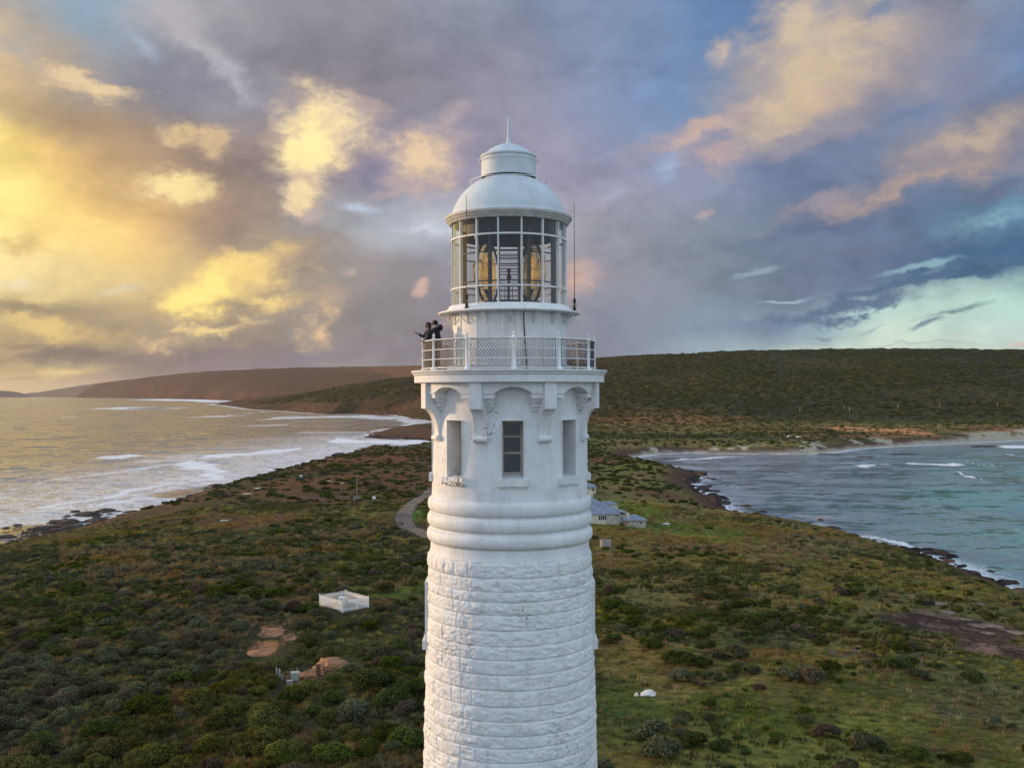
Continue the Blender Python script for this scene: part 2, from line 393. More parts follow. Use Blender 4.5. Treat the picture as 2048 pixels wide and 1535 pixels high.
    cloud(1520, 655, 110, 22, 4, (112, 126, 158), soft=0.9, amp=1.2, op=0.7)
    cloud(1750, 690, 210, 22, 2, (198, 218, 202), soft=0.9, amp=1.0, op=0.8)
    cloud(1960, 650, 160, 24, 6, (180, 214, 204), soft=0.9, amp=1.0, op=0.7)
    cloud(1935, 625, 90, 8, 14, (104, 130, 144), soft=0.6, amp=2.0, op=0.8)
    cloud(1870, 655, 46, 8, 22, (112, 136, 150), soft=0.6, amp=1.8, op=0.9)
    cloud(1640, 672, 36, 4, 0, (120, 138, 160), soft=0.7, amp=1.6, op=0.8)
    cloud(1740, 664, 40, 5, 10, (150, 166, 176), soft=0.8, amp=2.2, op=0.6)
    cloud(1850, 693, 200, 3, 0, (158, 160, 178), soft=1.0, amp=1.3, op=0.7)
    cloud(2040, 688, 22, 6, 0, (214, 180, 170), soft=0.8, amp=1.3, op=0.8)
    # fine grain, and the sky away from the view: bright pale dusk overhead and behind, glowing towards the sun
    fine = t.mr(n2, 0.3, 0.7, 0.93, 1.07, 'LINEAR')
    sa = t.m('ABSOLUTE', t.m('SUBTRACT', A, SUN_AZ))
    behind = t.mix(t.mr(E, 0.0, 1.2), (0.78, 0.93, 1.12), (0.56, 0.72, 0.95))
    behind = t.mix(t.mr(n1, 0.35, 0.65), behind, t.mix(1.0, behind, (1.25, 1.2, 1.15), 'MULTIPLY'))
    glow = t.m('MULTIPLY', t.mr(sa, 0.75, 0.15), t.mr(E, 0.75, 0.1))
    behind = t.mix(glow, behind, (1.7, 1.05, 0.42))
    away = t.m('MAXIMUM', t.mr(t.m('ABSOLUTE', A), 0.62, 1.5), t.mr(E, 0.46, 1.0))
    low = t.mr(E, -0.02, -0.06)
    bgs = []
    for lo, hi in ((-9999, 1100), (1000, 9999)):
        c = col
        for cx, a_, k_ in LIST:
            if cx + a_[1] * 1.3 > lo and cx - a_[1] * 1.3 < hi: c = paint(c, cx, *a_, **k_)
        hs = t.n('ShaderNodeHueSaturation'); t.put(hs.inputs['Color'], c); hs.inputs['Saturation'].default_value = 0.91; hs.inputs['Value'].default_value = 1.03
        bc = t.n('ShaderNodeBrightContrast'); t.put(bc.inputs['Color'], hs.outputs[0]); bc.inputs['Contrast'].default_value = 0.14; bc.inputs['Bright'].default_value = 0.035; c = bc.outputs[0]
        c = t.mix(low, t.mix(away, c, behind), (0.10, 0.11, 0.11))
        bg = t.n('ShaderNodeBackground'); t.put(bg.inputs[0], c); t.put(bg.inputs[1], fine); bgs.append(bg)
    seam = t.n('ShaderNodeMixShader'); t.put(seam.inputs[0], t.mr(A, ae(1010, 0)[0], ae(1090, 0)[0]))
    for i in (0, 1): t.nt.links.new(bgs[i].outputs[0], seam.inputs[1 + i])
    bg = seam
    sky = t.n('ShaderNodeTexSky', sky_type='NISHITA'); sky.sun_disc = False
    sky.sun_elevation = SUN_EL; sky.sun_rotation = SUN_AZ
    b2 = t.n('ShaderNodeBackground'); t.put(b2.inputs[0], sky.outputs[0]); b2.inputs[1].default_value = 0.08
    mx = t.n('ShaderNodeMixShader'); mx.inputs[0].default_value = 0.08
    t.nt.links.new(bg.outputs[0], mx.inputs[1]); t.nt.links.new(b2.outputs[0], mx.inputs[2])
    o = t.n('ShaderNodeOutputWorld'); t.nt.links.new(mx.outputs[0], o.inputs['Surface'])
    w.cycles.sampling_method = 'MANUAL'; w.cycles.sample_map_resolution = 512
    ld = bpy.data.lights.new('sun', 'SUN'); ld.energy = 3.8; ld.angle = R(3); ld.color = (1.0, 0.66, 0.36)
    l = bpy.data.objects.new('sun', ld); COL.objects.link(l)
    d = Vector((math.sin(SUN_AZ) * math.cos(SUN_EL), math.cos(SUN_AZ) * math.cos(SUN_EL), math.sin(SUN_EL)))
    l.rotation_euler = (-d).to_track_quat('-Z', 'Y').to_euler()
build_sky()
SC.view_settings.view_transform = 'Standard'; SC.view_settings.look = 'None'
SC.view_settings.gamma = 1; SC.view_settings.exposure = 0
SC.cycles.use_adaptive_sampling = True; SC.cycles.adaptive_threshold = 0.015; SC.cycles.adaptive_min_samples = 16
SC.cycles.max_bounces = 6; SC.cycles.diffuse_bounces = 3; SC.cycles.glossy_bounces = 3; SC.cycles.transmission_bounces = 4; SC.cycles.transparent_max_bounces = 12
SC.cycles.sample_clamp_indirect = 6.0
# ------------------------------------------------------------------ terrain
CX, CY = CAM.x, CAM.y
def W(x, yp): return (CX + x, CY + yp)           # metres right of / ahead of the viewpoint
LAND = [W(-40, -160), W(-110, -60), W(-150, 60), W(-170, 170), W(-172, 240)]
LAND += [at(*p) for p in [(-30,1110),(0,1098),(70,1088),(150,1062),(215,1040),(300,1022),(345,1008),(380,992),(450,972),(520,955),(580,940),(640,922),(700,906),(745,892),(800,898),(866,886)]]
LAND += [at(*p) for p in [(930,884),(866,881),(800,877),(735,874),(760,864),(800,858),(866,853),(960,852)]]
LAND += [at(*p) for p in [(980,846),(866,842),(820,835),(790,829),(740,829),(700,827),(650,828),(600,824),(560,821),(500,818),(455,811),(425,808.5),(440,806.5),(500,805.5),(560,804),(520,802.5),(440,800),(400,798.5),(300,796.8),(200,795),(50,793.2),(20,792.2)]]
LAND += [W(-5900, 12300), W(-8600, 12300), W(-9800, 16500), W(9000, 16500), W(9000, 4000), W(2600, 1900), W(1300, 1330), W(760, 1050)]
LAND += [at(*p) for p in [(2048,880),(1950,884),(1850,889),(1760,893),(1700,898),(1650,906),(1500,907),(1380,905),(1300,908),(1262,914),(1290,926),(1340,937),(1388,945),(1396,958),(1380,965),(1400,984),(1438,1000),(1450,1018),(1500,1042),(1560,1049),(1615,1051),(1660,1066),(1760,1088),(1850,1110),(1950,1146),(2048,1188)]]
LAND += [W(122, 170), W(118, 60), W(70, -80), W(10, -160)]
LAND = np.array(LAND)
def sdist(X, Y, poly=LAND):
    """signed distance, positive on land"""
    X = X.ravel(); Y = Y.ravel(); out = np.empty(len(X)); a = poly; b = np.roll(poly, -1, 0)
    for s in range(0, len(X), 60000):
        x = X[s:s + 60000, None]; y = Y[s:s + 60000, None]
        dx = b[:, 0] - a[:, 0]; dy = b[:, 1] - a[:, 1]
        t = np.clip(((x - a[:, 0]) * dx + (y - a[:, 1]) * dy) / (dx * dx + dy * dy), 0, 1)
        d = np.sqrt((x - a[:, 0] - t * dx) ** 2 + (y - a[:, 1] - t * dy) ** 2).min(1)
        c = ((a[:, 1] > y) != (b[:, 1] > y)) & (x < dx * (y - a[:, 1]) / np.where(dy == 0, 1e-9, dy) + a[:, 0])
        out[s:s + 60000] = np.where(c.sum(1) % 2 == 1, d, -d)
    return out
def ell(X, Y, px, py, rx, ry, z=-2.0, warp=0.35, s=5):
    """1 inside an ellipse of ground seen around (px,py); rx, ry in photograph pixels"""
    c = at(px, py, z); d = c[1] - CY
    ax = rx * d / F; ay = ry * d * d / (F * (EYE - z))
    wx = (fbm(X / ax * 1.3, Y / ay * 1.3, s, 4) - 0.5) * 2; wy = (fbm(X / ax * 1.3 + 40, Y / ay * 1.3, s + 3, 4) - 0.5) * 2
    r = np.sqrt(((X - c[0]) / ax + wx * warp * 2) ** 2 + ((Y - c[1]) / ay + wy * warp * 2) ** 2)
    return sst(1.15, 0.8, r)
RIDGE_A = [(-3000, 790), (455, 806), (500, 799.5), (560, 789), (600, 782), (650, 774), (700, 765), (760, 757), (800, 752), (860, 748), (930, 740), (1060, 724), (1195, 713), (1300, 706), (1360, 705), (1450, 699), (1600, 696.5), (1800, 693.5), (1900, 694.5), (2048, 697), (2300, 700), (4000, 730)]
RIDGE_B = [(-60, 790), (20, 789), (60, 783), (120, 769), (160, 762), (200, 757), (300, 748), (400, 742), (500, 738), (600, 734.5), (700, 733), (860, 730), (1000, 729), (1300, 735), (4000, 760)]
def height(X, Y, sd=None):
    if sd is None: sd = sdist(X, Y)
    x = X - CX; y = Y - CY; d = np.hypot(x, y); u = 1024 + F * x / np.maximum(y, 1.0)
    u = np.where(y < 1, np.where(x < 0, -4000, 4000), u)
    # cape plateau
    T = np.interp(d, [0, 34, 110, 160, 250, 400, 600, 800, 1100, 1300], [-0.5, -0.5, -1.5, -2.6, -3.2, -5, -8, -11, -10, -7])
    T = T + (fbm(x / 55, y / 55, 3, 4) - 0.5) * 5 * sst(60, 150, d) + (fbm(x / 14, y / 14, 9, 4) - 0.5) * 1.6 * sst(45, 90, d)
    L = np.interp(d, [0, 300, 700, 1200, 2500, 5000], [34, 36, 16, 14, 90, 120])
    # hill A
    ya = np.interp(u, [p[0] for p in RIDGE_A], [p[1] for p in RIDGE_A])
    da = np.interp(u, [400, 500, 600, 860, 1200, 2048, 3000], [4400, 3700, 3150, 2750, 2700, 2600, 2600])
    ca = np.clip(y, 1, None) / np.maximum(d, 1); ca = np.clip(ca, .6, 1)
    za = EYE + (783 - 2.7 * np.clip((u - 1024) / 776, -1, 1.4) - ya) / F * da * ca - 3
    s0 = np.interp(u, [860, 1300, 2048], [1500, 1250, 1200])
    s = np.clip((d - s0) / (da - s0), 0, 1.6)
    prof = np.where(s < 1, np.clip(s, 0, 1) ** 0.88, 1 - (s - 1) ** 2 * 0.8)
    prof = prof + (np.clip(s, 0, 1) * (1 - np.clip(s, 0, 1))) * (fbm(x / 420, y / 420, 21, 4) - 0.6) * 0.55
    A = -7 + (za + 7) * prof
    # hill B behind
    yb = np.interp(u, [p[0] for p in RIDGE_B], [p[1] for p in RIDGE_B])
    db = np.interp(u, [-60, 20, 120, 400, 860, 1200], [12700, 12300, 10900, 9000, 6700, 6200])
    zb = EYE + (783 - 2.7 * np.clip((u - 1024) / 776, -1.3, 1.4) - yb) / F * db * ca
    s1 = np.clip((d - 4200) / np.maximum(db - 4200, 500), 0, 1.8)
    pb = np.where(s1 < 1, np.clip(s1, 0, 1) ** 0.85, 1 - (s1 - 1) ** 2 * 0.5)
    pb = pb + (np.clip(s1, 0, 1) * (1 - np.clip(s1, 0, 1))) * (fbm(x / 1100, y / 1100, 25, 5) - 0.62) * 0.9
    B = np.where(u < 1400, -7 + (zb + 7) * pb, -7)
    B = np.maximum(B, -20 + 92 * sst(12350, 13400, d) * sst(-420, -200, u) * sst(140, 40, u))
    H = np.where(d > 1150, np.maximum(np.maximum(A, B), T - 0 * d), T)
    H = np.where(d > 1150, T + (H - T) * sst(1150, 1500, d), H)
    z = SEA + (np.maximum(H - SEA, 1)) * (1 - np.exp(-np.maximum(sd, 0) / L))
    # fine relief of bushes on the far slopes
    z = z + np.where(d > 900, (fbm(x / 16, y / 16, 31, 3) - 0.5) * np.clip((d - 900) / 900, 0, 1) * 7 * sst(5, 60, sd), 0)
    # rocky shore
    nr = fbm(x / 9, y / 9, 41, 5, 0.6)
    z = z + np.where(sd > 0, (nr - 0.45) * 3.2 * np.exp(-np.maximum(sd, 0) / 16) * sst(1300, 1000, d), 0)
    under = SEA - 0.06 * (-sd) + (nr - 0.5) * 6.0 * np.exp(-np.maximum(-sd, 0) / 14) - 0.1
    sandy = sst(640, 720, d) * sst(1300, 1500, u)        # bay beach: no rocks
    under = np.where(sandy > 0.5, SEA - 0.04 * (-sd) - 0.05, under)
    z = np.where(sd > 0, z, np.maximum(under, SEA - 8))
    return z
# rings and spokes: finer where the place is seen from the lighthouse side
ANG = np.concatenate([np.arange(-180, -34, 3.0), np.arange(-34, 34, 0.085), np.arange(34, 180, 3.0)]) * PI / 180
RAD = [0.0, 12, 25, 38, 50]
while RAD[-1] < 16000: RAD.append(RAD[-1] * (1.011 if RAD[-1] < 1300 else 1.014) + 0.05)
RAD = np.array(RAD)
def polar(rad, ang=ANG):
    A_, R_ = np.meshgrid(ang, rad); X = CX + R_ * np.sin(A_); Y = CY + R_ * np.cos(A_)
    n, k = len(rad), len(ang)
    i = np.arange(n - 1)[:, None] * k; j = np.arange(k)[None, :]; j2 = (j + 1) % k
    Q = np.stack([i + j, i + j2, i + k + j2, i + k + j], -1).reshape(-1, 4)[:, ::-1]
    return X, Y, Q
GX, GY, GQ = polar(RAD)
GSD = sdist(GX, GY).reshape(GX.shape)
GZ = height(GX.ravel(), GY.ravel(), GSD.ravel()).reshape(GX.shape)
def gz(X, Y):
    """ground height under points, read off the built mesh"""
    X = np.atleast_1d(np.asarray(X, float)); Y = np.atleast_1d(np.asarray(Y, float))
    x = X - CX; y = Y - CY; d = np.hypot(x, y); a = np.arctan2(x, y)
    i = np.clip(np.searchsorted(RAD, d) - 1, 0, len(RAD) - 2); j = np.clip(np.searchsorted(ANG, a) - 1, 0, len(ANG) - 2)
    fr = (d - RAD[i]) / (RAD[i + 1] - RAD[i]); fa = np.clip((a - ANG[j]) / (ANG[j + 1] - ANG[j]), 0, 1)
    return (GZ[i, j] * (1 - fr) + GZ[i + 1, j] * fr) * (1 - fa) + (GZ[i, j + 1] * (1 - fr) + GZ[i + 1, j + 1] * fr) * fa
def ground_at(px, py):
    d = ray(px, py); t = np.concatenate([np.arange(40, 700, .25), np.arange(700, 4000, 1.0)])
    X = CAM.x + d.x * t; Y = CAM.y + d.y * t; Z = gz(X, Y); i = int(np.argmax(CAM.z + d.z * t <= Z))
    return float(X[i]), float(Y[i]), float(Z[i])
def gsd(X, Y):
    X = np.atleast_1d(X); Y = np.atleast_1d(Y); x = X - CX; y = Y - CY
    i = np.clip(np.searchsorted(RAD, np.hypot(x, y)) - 1, 0, len(RAD) - 2); j = np.clip(np.searchsorted(ANG, np.arctan2(x, y)) - 1, 0, len(ANG) - 2)
    return GSD[i, j]

# surface kinds, painted per vertex (what grows or lies there, and haze on the farthest headland)
def surface(X, Y, SD, Z):
    x = X - CX; y = Y - CY; d = np.hypot(x, y); u = 1024 + F * x / np.maximum(y, 1.0)
    def c(*v): return np.array(lin(v))
    heath = c(58, 60, 38); col = np.tile(heath, (len(X), 1))
    def over(m, cc): col[:] = col * (1 - m[:, None]) + np.array(cc) * m[:, None]
    n1 = fbm(x / 30, y / 45, 51, 5, 0.55); n2 = fbm(x / 9, y / 14, 57, 4); n3 = fbm(x / 60, y / 90, 61, 4)
    over(sst(0.45, 0.62, n2) * 0.6, c(82, 72, 46))
    over(sst(0.5, 0.6, n1) * 0.5, c(66, 76, 40))
    over(sst(0.52, 0.66, n3) * 0.4, c(84, 66, 46))
    right = sst(1140, 1240, u) * (d < 1000)
    over(right * 0.75, c(124, 116, 66)); over(right * sst(0.42, 0.6, n1) * 0.7, c(106, 114, 50)); over(right * sst(0.5, 0.62, n2) * 0.5, c(120, 98, 60))
    mid = sst(110, 150, d) * sst(330, 240, d)
    over(mid * sst(600, 760, u) * sst(0.42, 0.55, n1) * 0.7, c(106, 94, 50))
    near_dark = sst(150, 85, d); over(near_dark * sst(1300, 900, u) * 0.5, c(50, 50, 34))
    z0 = -2.5
    E_ = lambda px, py, rx, ry, s=5: ell(X, Y, px, py, rx, ry, z0, 0.3, s)
    for px, py, rx, ry, cc, k in [
        (1260, 1000, 90, 26, (96, 112, 38), .9), (1400, 1035, 120, 26, (104, 116, 44), .8), (1215, 990, 40, 30, (78, 104, 40), 1), (1300, 1060, 110, 16, (128, 104, 58), .8),
        (1240, 1105, 80, 20, (112, 84, 52), .8), (1560, 1085, 130, 20, (116, 106, 60), .7), (1500, 1200, 60, 16, (108, 112, 52), .8), (1520, 1430, 150, 40, (78, 92, 36), .7),
        (1250, 1420, 80, 60, (62, 84, 34), .8), (1650, 1190, 60, 16, (104, 116, 48), .7), (1800, 1230, 140, 12, (88, 100, 42), .7), (1960, 1310, 110, 30, (70, 90, 40), .6),
        (1850, 1290, 120, 30, (92, 84, 50), .6), (1700, 1390, 160, 40, (96, 84, 50), .6), (1940, 1400, 90, 28, (112, 88, 56), .6), (1880, 1490, 160, 30, (76, 72, 40), .6),
        (1690, 1298, 38, 12, (80, 76, 80), .8), (1850, 1305, 26, 8, (76, 74, 76), .6), (1905, 1425, 40, 10, (72, 72, 76), .6),
        (775, 1175, 80, 16, (86, 104, 40), .8), (590, 1200, 60, 14, (112, 84, 50), .7), (560, 1165, 70, 12, (92, 84, 50), .6), (740, 1010, 60, 14, (104, 104, 52), .8), (650, 1090, 160, 20, (84, 84, 42), .6),
        (730, 1330, 60, 60, (74, 78, 38), .6), (640, 1290, 50, 30, (68, 80, 40), .5), (800, 1450, 60, 50, (74, 62, 40), .7), (350, 1265, 60, 10, (112, 84, 62), .7), (440, 1230, 90, 20, (92, 84, 50), .7),
        (850, 1014, 26, 14, (84, 112, 40), 1), (846, 1043, 20, 9, (84, 60, 52), 1), (820, 846, 90, 7, (88, 64, 50), 1), (200, 1240, 160, 60, (56, 58, 38), .5), (150, 1440, 200, 90, (50, 52, 36), .5)]:
        over(E_(px, py, rx, ry) * k, c(*cc))
    # dry red heath along the left headland
    hl = sst(300, 420, d) * sst(1150, 1000, u) * sst(760, 650, d)
    over(hl * sst(0.36, 0.52, n3 * 0.5 + n1 * 0.5) * 0.9, c(98, 66, 46))
    over(E_(470, 1030, 120, 22, 7) * .9, c(100, 70, 52)); over(E_(620, 985, 90, 14, 7) * .8, c(98, 68, 52)); over(E_(720, 900, 110, 10, 7) * .8, c(104, 70, 46))
    over(E_(640, 975, 60, 8) * .6, c(92, 74, 70))
    over(E_(1310, 950, 60, 12) * .9, c(104, 76, 58)); over(E_(1210, 893, 60, 8) * .8, c(110, 72, 48)); over(E_(1370, 1008, 22, 9) * .9, c(120, 98, 84))
    # slabs of red rock on the right
    rk = np.maximum(E_(1900, 1215, 130, 26, 8), E_(2010, 1265, 90, 30, 8)); over(rk * 0.95, c(74, 56, 50)); rock = rk
    over(rk * sst(0.60, 0.65, fbm(x / 5 + y / 9, y / 3 - x / 7, 77, 4)) * 0.8, c(132, 110, 98))
    over(E_(1990, 1230, 90, 20, 9) * sst(0.45, 0.6, n2) * .7, c(128, 98, 66))
    # land beyond the bay
    far = sst(820, 900, d) * sst(860, 960, u)
    over(far * 0.9, c(50, 56, 34)); over(far * sst(1000, 1080, d) * sst(1300, 1180, d) * 0.8, c(116, 104, 58))
    z0 = -9.5; over(E_(1250, 843, 260, 6) * .8, c(140, 98, 62)); over(E_(1760, 859, 110, 6) * 1.0, c(190, 138, 100)); over(E_(1740, 868, 180, 4) * .7, c(132, 102, 66)); over(E_(1990, 857, 70, 4) * .7, c(122, 78, 66))
    over(E_(1420, 862, 220, 5) * .6, c(132, 116, 62))
    hill = sst(1250, 1450, d)
    over(hill, c(60, 56, 34)); over(hill * sst(1250, 1900, u) * 0.75, c(50, 56, 34)); over(hill * sst(0.45, 0.6, fbm(x / 260, y / 400, 81, 4)) * 0.5, c(72, 62, 34))
    over(hill * sst(1500, 800, u) * 0.6, c(70, 54, 36)); over(hill * sst(1650, 1300, d) * 0.6, c(50, 58, 40))
    B = sst(3900, 4600, d); over(B, c(92, 70, 48)); over(B * sst(.42, .58, fbm(x / 300, y / 700, 87, 5)) * .5, c(66, 50, 38)); over(B * sst(160, 40, SD) * .7, c(58, 42, 36)); over(B * sst(860, 500, u) * 0.6, c(84, 60, 48)); over(B * sst(600, 850, u) * sst(0.4, 0.55, fbm(x / 500, y / 900, 83, 4)) * 0.6, c(128, 88, 50))
    over(sst(4000, 4300, d) * E_(470, 782, 60, 3) * 0, c(150, 120, 90))
    # shore: bare rock, wet at the waterline
    sh = sst(22, 8, SD + (n2 - 0.5) * 16) * (SD > -60) * (d < 1300)
    over(sh, c(92, 68, 54)); rock = np.maximum(rock, sh)
    over(sst(SEA + 1.9, SEA + 0.7, Z) * (d < 1300), c(38, 34, 32))
    fs = sst(120, 50, SD) * sst(1900, 2100, d) * (u < 900) * 0.6; over(fs * sst(0.4, 0.6, n3), c(104, 74, 58)); over(sst(11800, 12200, d), c(112, 98, 90))  # last: farthest headland paled, distance haze put into its colour
    # bay beach and dune blowouts
    bay = (u > 1255) & (d > 640) & (d < 1500)
    bw = np.interp(u, [1255, 1320, 1450, 1650, 1750, 1950, 2100], [2, 3, 3, 3, 4, 9, 22])
    bs = bay * sst(bw + 4, bw - 3, SD + (n2 - 0.5) * 8) * (SD > -30); over(bs, c(160, 152, 136)); rock = rock * (1 - bs)
    dn = bay * sst(bw, bw + 6, SD) * sst(bw + 45, bw + 8, SD) * sst(0.58, 0.64, fbm(x / 12, y / 30, 91, 3)) * sst(1240, 1300, u); over(dn * 0.95, c(172, 164, 144))
    dn2 = bay * sst(1880, 1960, u) * sst(bw + 60, bw + 10, SD) * sst(0.42, 0.5, fbm(x / 10, y / 22, 93, 4)); over(dn2 * 0.9, c(164, 156, 138))
    sand = np.clip(bs + dn + dn2, 0, 1)
    bare = np.clip(rock + sand, 0, 1)
    return col, bare, sand
flat = lambda a: a.ravel()
SCOL, SBARE, SSAND = surface(flat(GX), flat(GY), flat(GSD), flat(GZ))
def patch(px, py, rx, ry, cc, s=5, warp=0.4):
    """bare slabs seen at a place; returns nothing, edits the surface arrays"""
    m = ell(flat(GX), flat(GY), px, py, rx, ry, -3, warp, s)
    SCOL[:] = SCOL * (1 - m[:, None]) + np.array(lin(cc)) * m[:, None]; SBARE[:] = np.maximum(SBARE, m)
patch(545, 1264, 26, 8, (150, 112, 86), 11); patch(580, 1276, 20, 6, (150, 112, 86), 12); patch(535, 1297, 34, 12, (160, 116, 84), 13); patch(595, 1365, 22, 10, (130, 92, 72), 15)
patch(1330, 1298, 10, 5, (140, 92, 62), 14)

def ground_material(hill):
    m, t = mat('hill_scrub' if hill else 'headland_ground')
    P = t.pos(); base = t.at('tone', 'Color'); bare = t.at('bare'); sand = t.at('sand')
    if hill:
        n = t.noise(P, 0.06, 6, 0.7); n2 = t.noise(P, 0.006, 4, 0.6); v = t.vor(P, 0.11)
        c = t.mix(t.mr(n, 0.38, 0.62), t.mix(1.0, base, (0.55, 0.58, 0.6), 'MULTIPLY'), t.mix(1.0, base, (1.45, 1.4, 1.25), 'MULTIPLY'))
        c = t.mix(t.mr(n2, 0.4, 0.62, 0, 0.4), c, t.mix(1.0, base, (1.15, 0.9, 0.72), 'MULTIPLY'))
        h = t.m('ADD', t.m('MULTIPLY', v, -1.0), t.m('MULTIPLY', n, 0.8))
        nrm = t.bump(h, 0.9, 5.0)
        t.out(t.pbr(c, 0.95, nrm, spec=0.1)); return m
    n = t.noise(P, 0.9, 7, 0.68); n2 = t.noise(P, 0.17, 5, 0.6); nf = t.noise(P, 5.0, 5, 0.7)
    soil = t.mix(t.mr(n, 0.36, 0.64), t.mix(1.0, base, (0.5, 0.5, 0.52), 'MULTIPLY'), t.mix(1.0, base, (1.35, 1.3, 1.15), 'MULTIPLY'))
    soil = t.mix(t.mr(nf, 0.4, 0.7, 0, 0.5), soil, t.mix(1.0, base, (1.5, 1.3, 1.0), 'MULTIPLY'))
    soil = t.mix(t.mr(n2, 0.5, 0.68, 0, 0.45), soil, t.mix(1.0, base, (0.62, 0.72, 0.55), 'MULTIPLY'))
    cr = t.vor(t.vm('ADD', P, t.vm('SCALE', t.noise(P, 0.5, 4, col=True), scale=2.5)), 0.35, 'DISTANCE_TO_EDGE')
    rockc = t.mix(t.mr(cr, 0.0, 0.06), t.mix(1.0, base, (0.35, 0.33, 0.33), 'MULTIPLY'), t.mix(t.mr(n, 0.35, 0.65), t.mix(1.0, base, (0.7, 0.68, 0.66), 'MULTIPLY'), t.mix(1.0, base, (1.3, 1.25, 1.2), 'MULTIPLY')))
    c = t.mix(bare, soil, rockc)
    c = t.mix(sand, c, t.mix(t.mr(n, 0.3, 0.7), t.mix(1.0, base, (0.9, 0.9, 0.9), 'MULTIPLY'), t.mix(1.0, base, (1.08, 1.06, 1.04), 'MULTIPLY')))
    h = t.m('ADD', t.m('ADD', n, t.m('MULTIPLY', nf, 0.35)), t.m('MULTIPLY', t.mr(cr, 0, 0.1), t.m('MULTIPLY', bare, 0.5)))
    nrm = t.bump(h, 0.8, t.m('SUBTRACT', 0.9, t.m('MULTIPLY', sand, 0.8)))
    t.out(t.pbr(c, 0.92, nrm, spec=0.15)); return m
k = len(ANG); SPLIT = int(np.searchsorted(RAD, 1300))
def terrain_part(name, r0, r1, m, **kw):
    V = np.stack([flat(GX[r0:r1]), flat(GY[r0:r1]), flat(GZ[r0:r1])], -1)
    i = np.arange(r1 - r0 - 1)[:, None] * k; j = np.arange(k)[None, :]; j2 = (j + 1) % k
    Q = np.stack([i + j, i + j2, i + k + j2, i + k + j], -1).reshape(-1, 4)[:, ::-1]
    me = np_mesh(name, V, Q, m); s = slice(r0 * k, r1 * k)
    attr(me, 'tone', np.concatenate([SCOL[s], np.ones((len(V), 1))], 1), 'FLOAT_COLOR'); attr(me, 'bare', SBARE[s]); attr(me, 'sand', SSAND[s])
    o = bpy.data.objects.new(name, me); COL.objects.link(o); tag(o, kind='structure'); return o
def build_terrain():
    terrain_part('ground', 0, SPLIT + 1, ground_material(False))
    terrain_part('hills', SPLIT, len(RAD), ground_material(True))

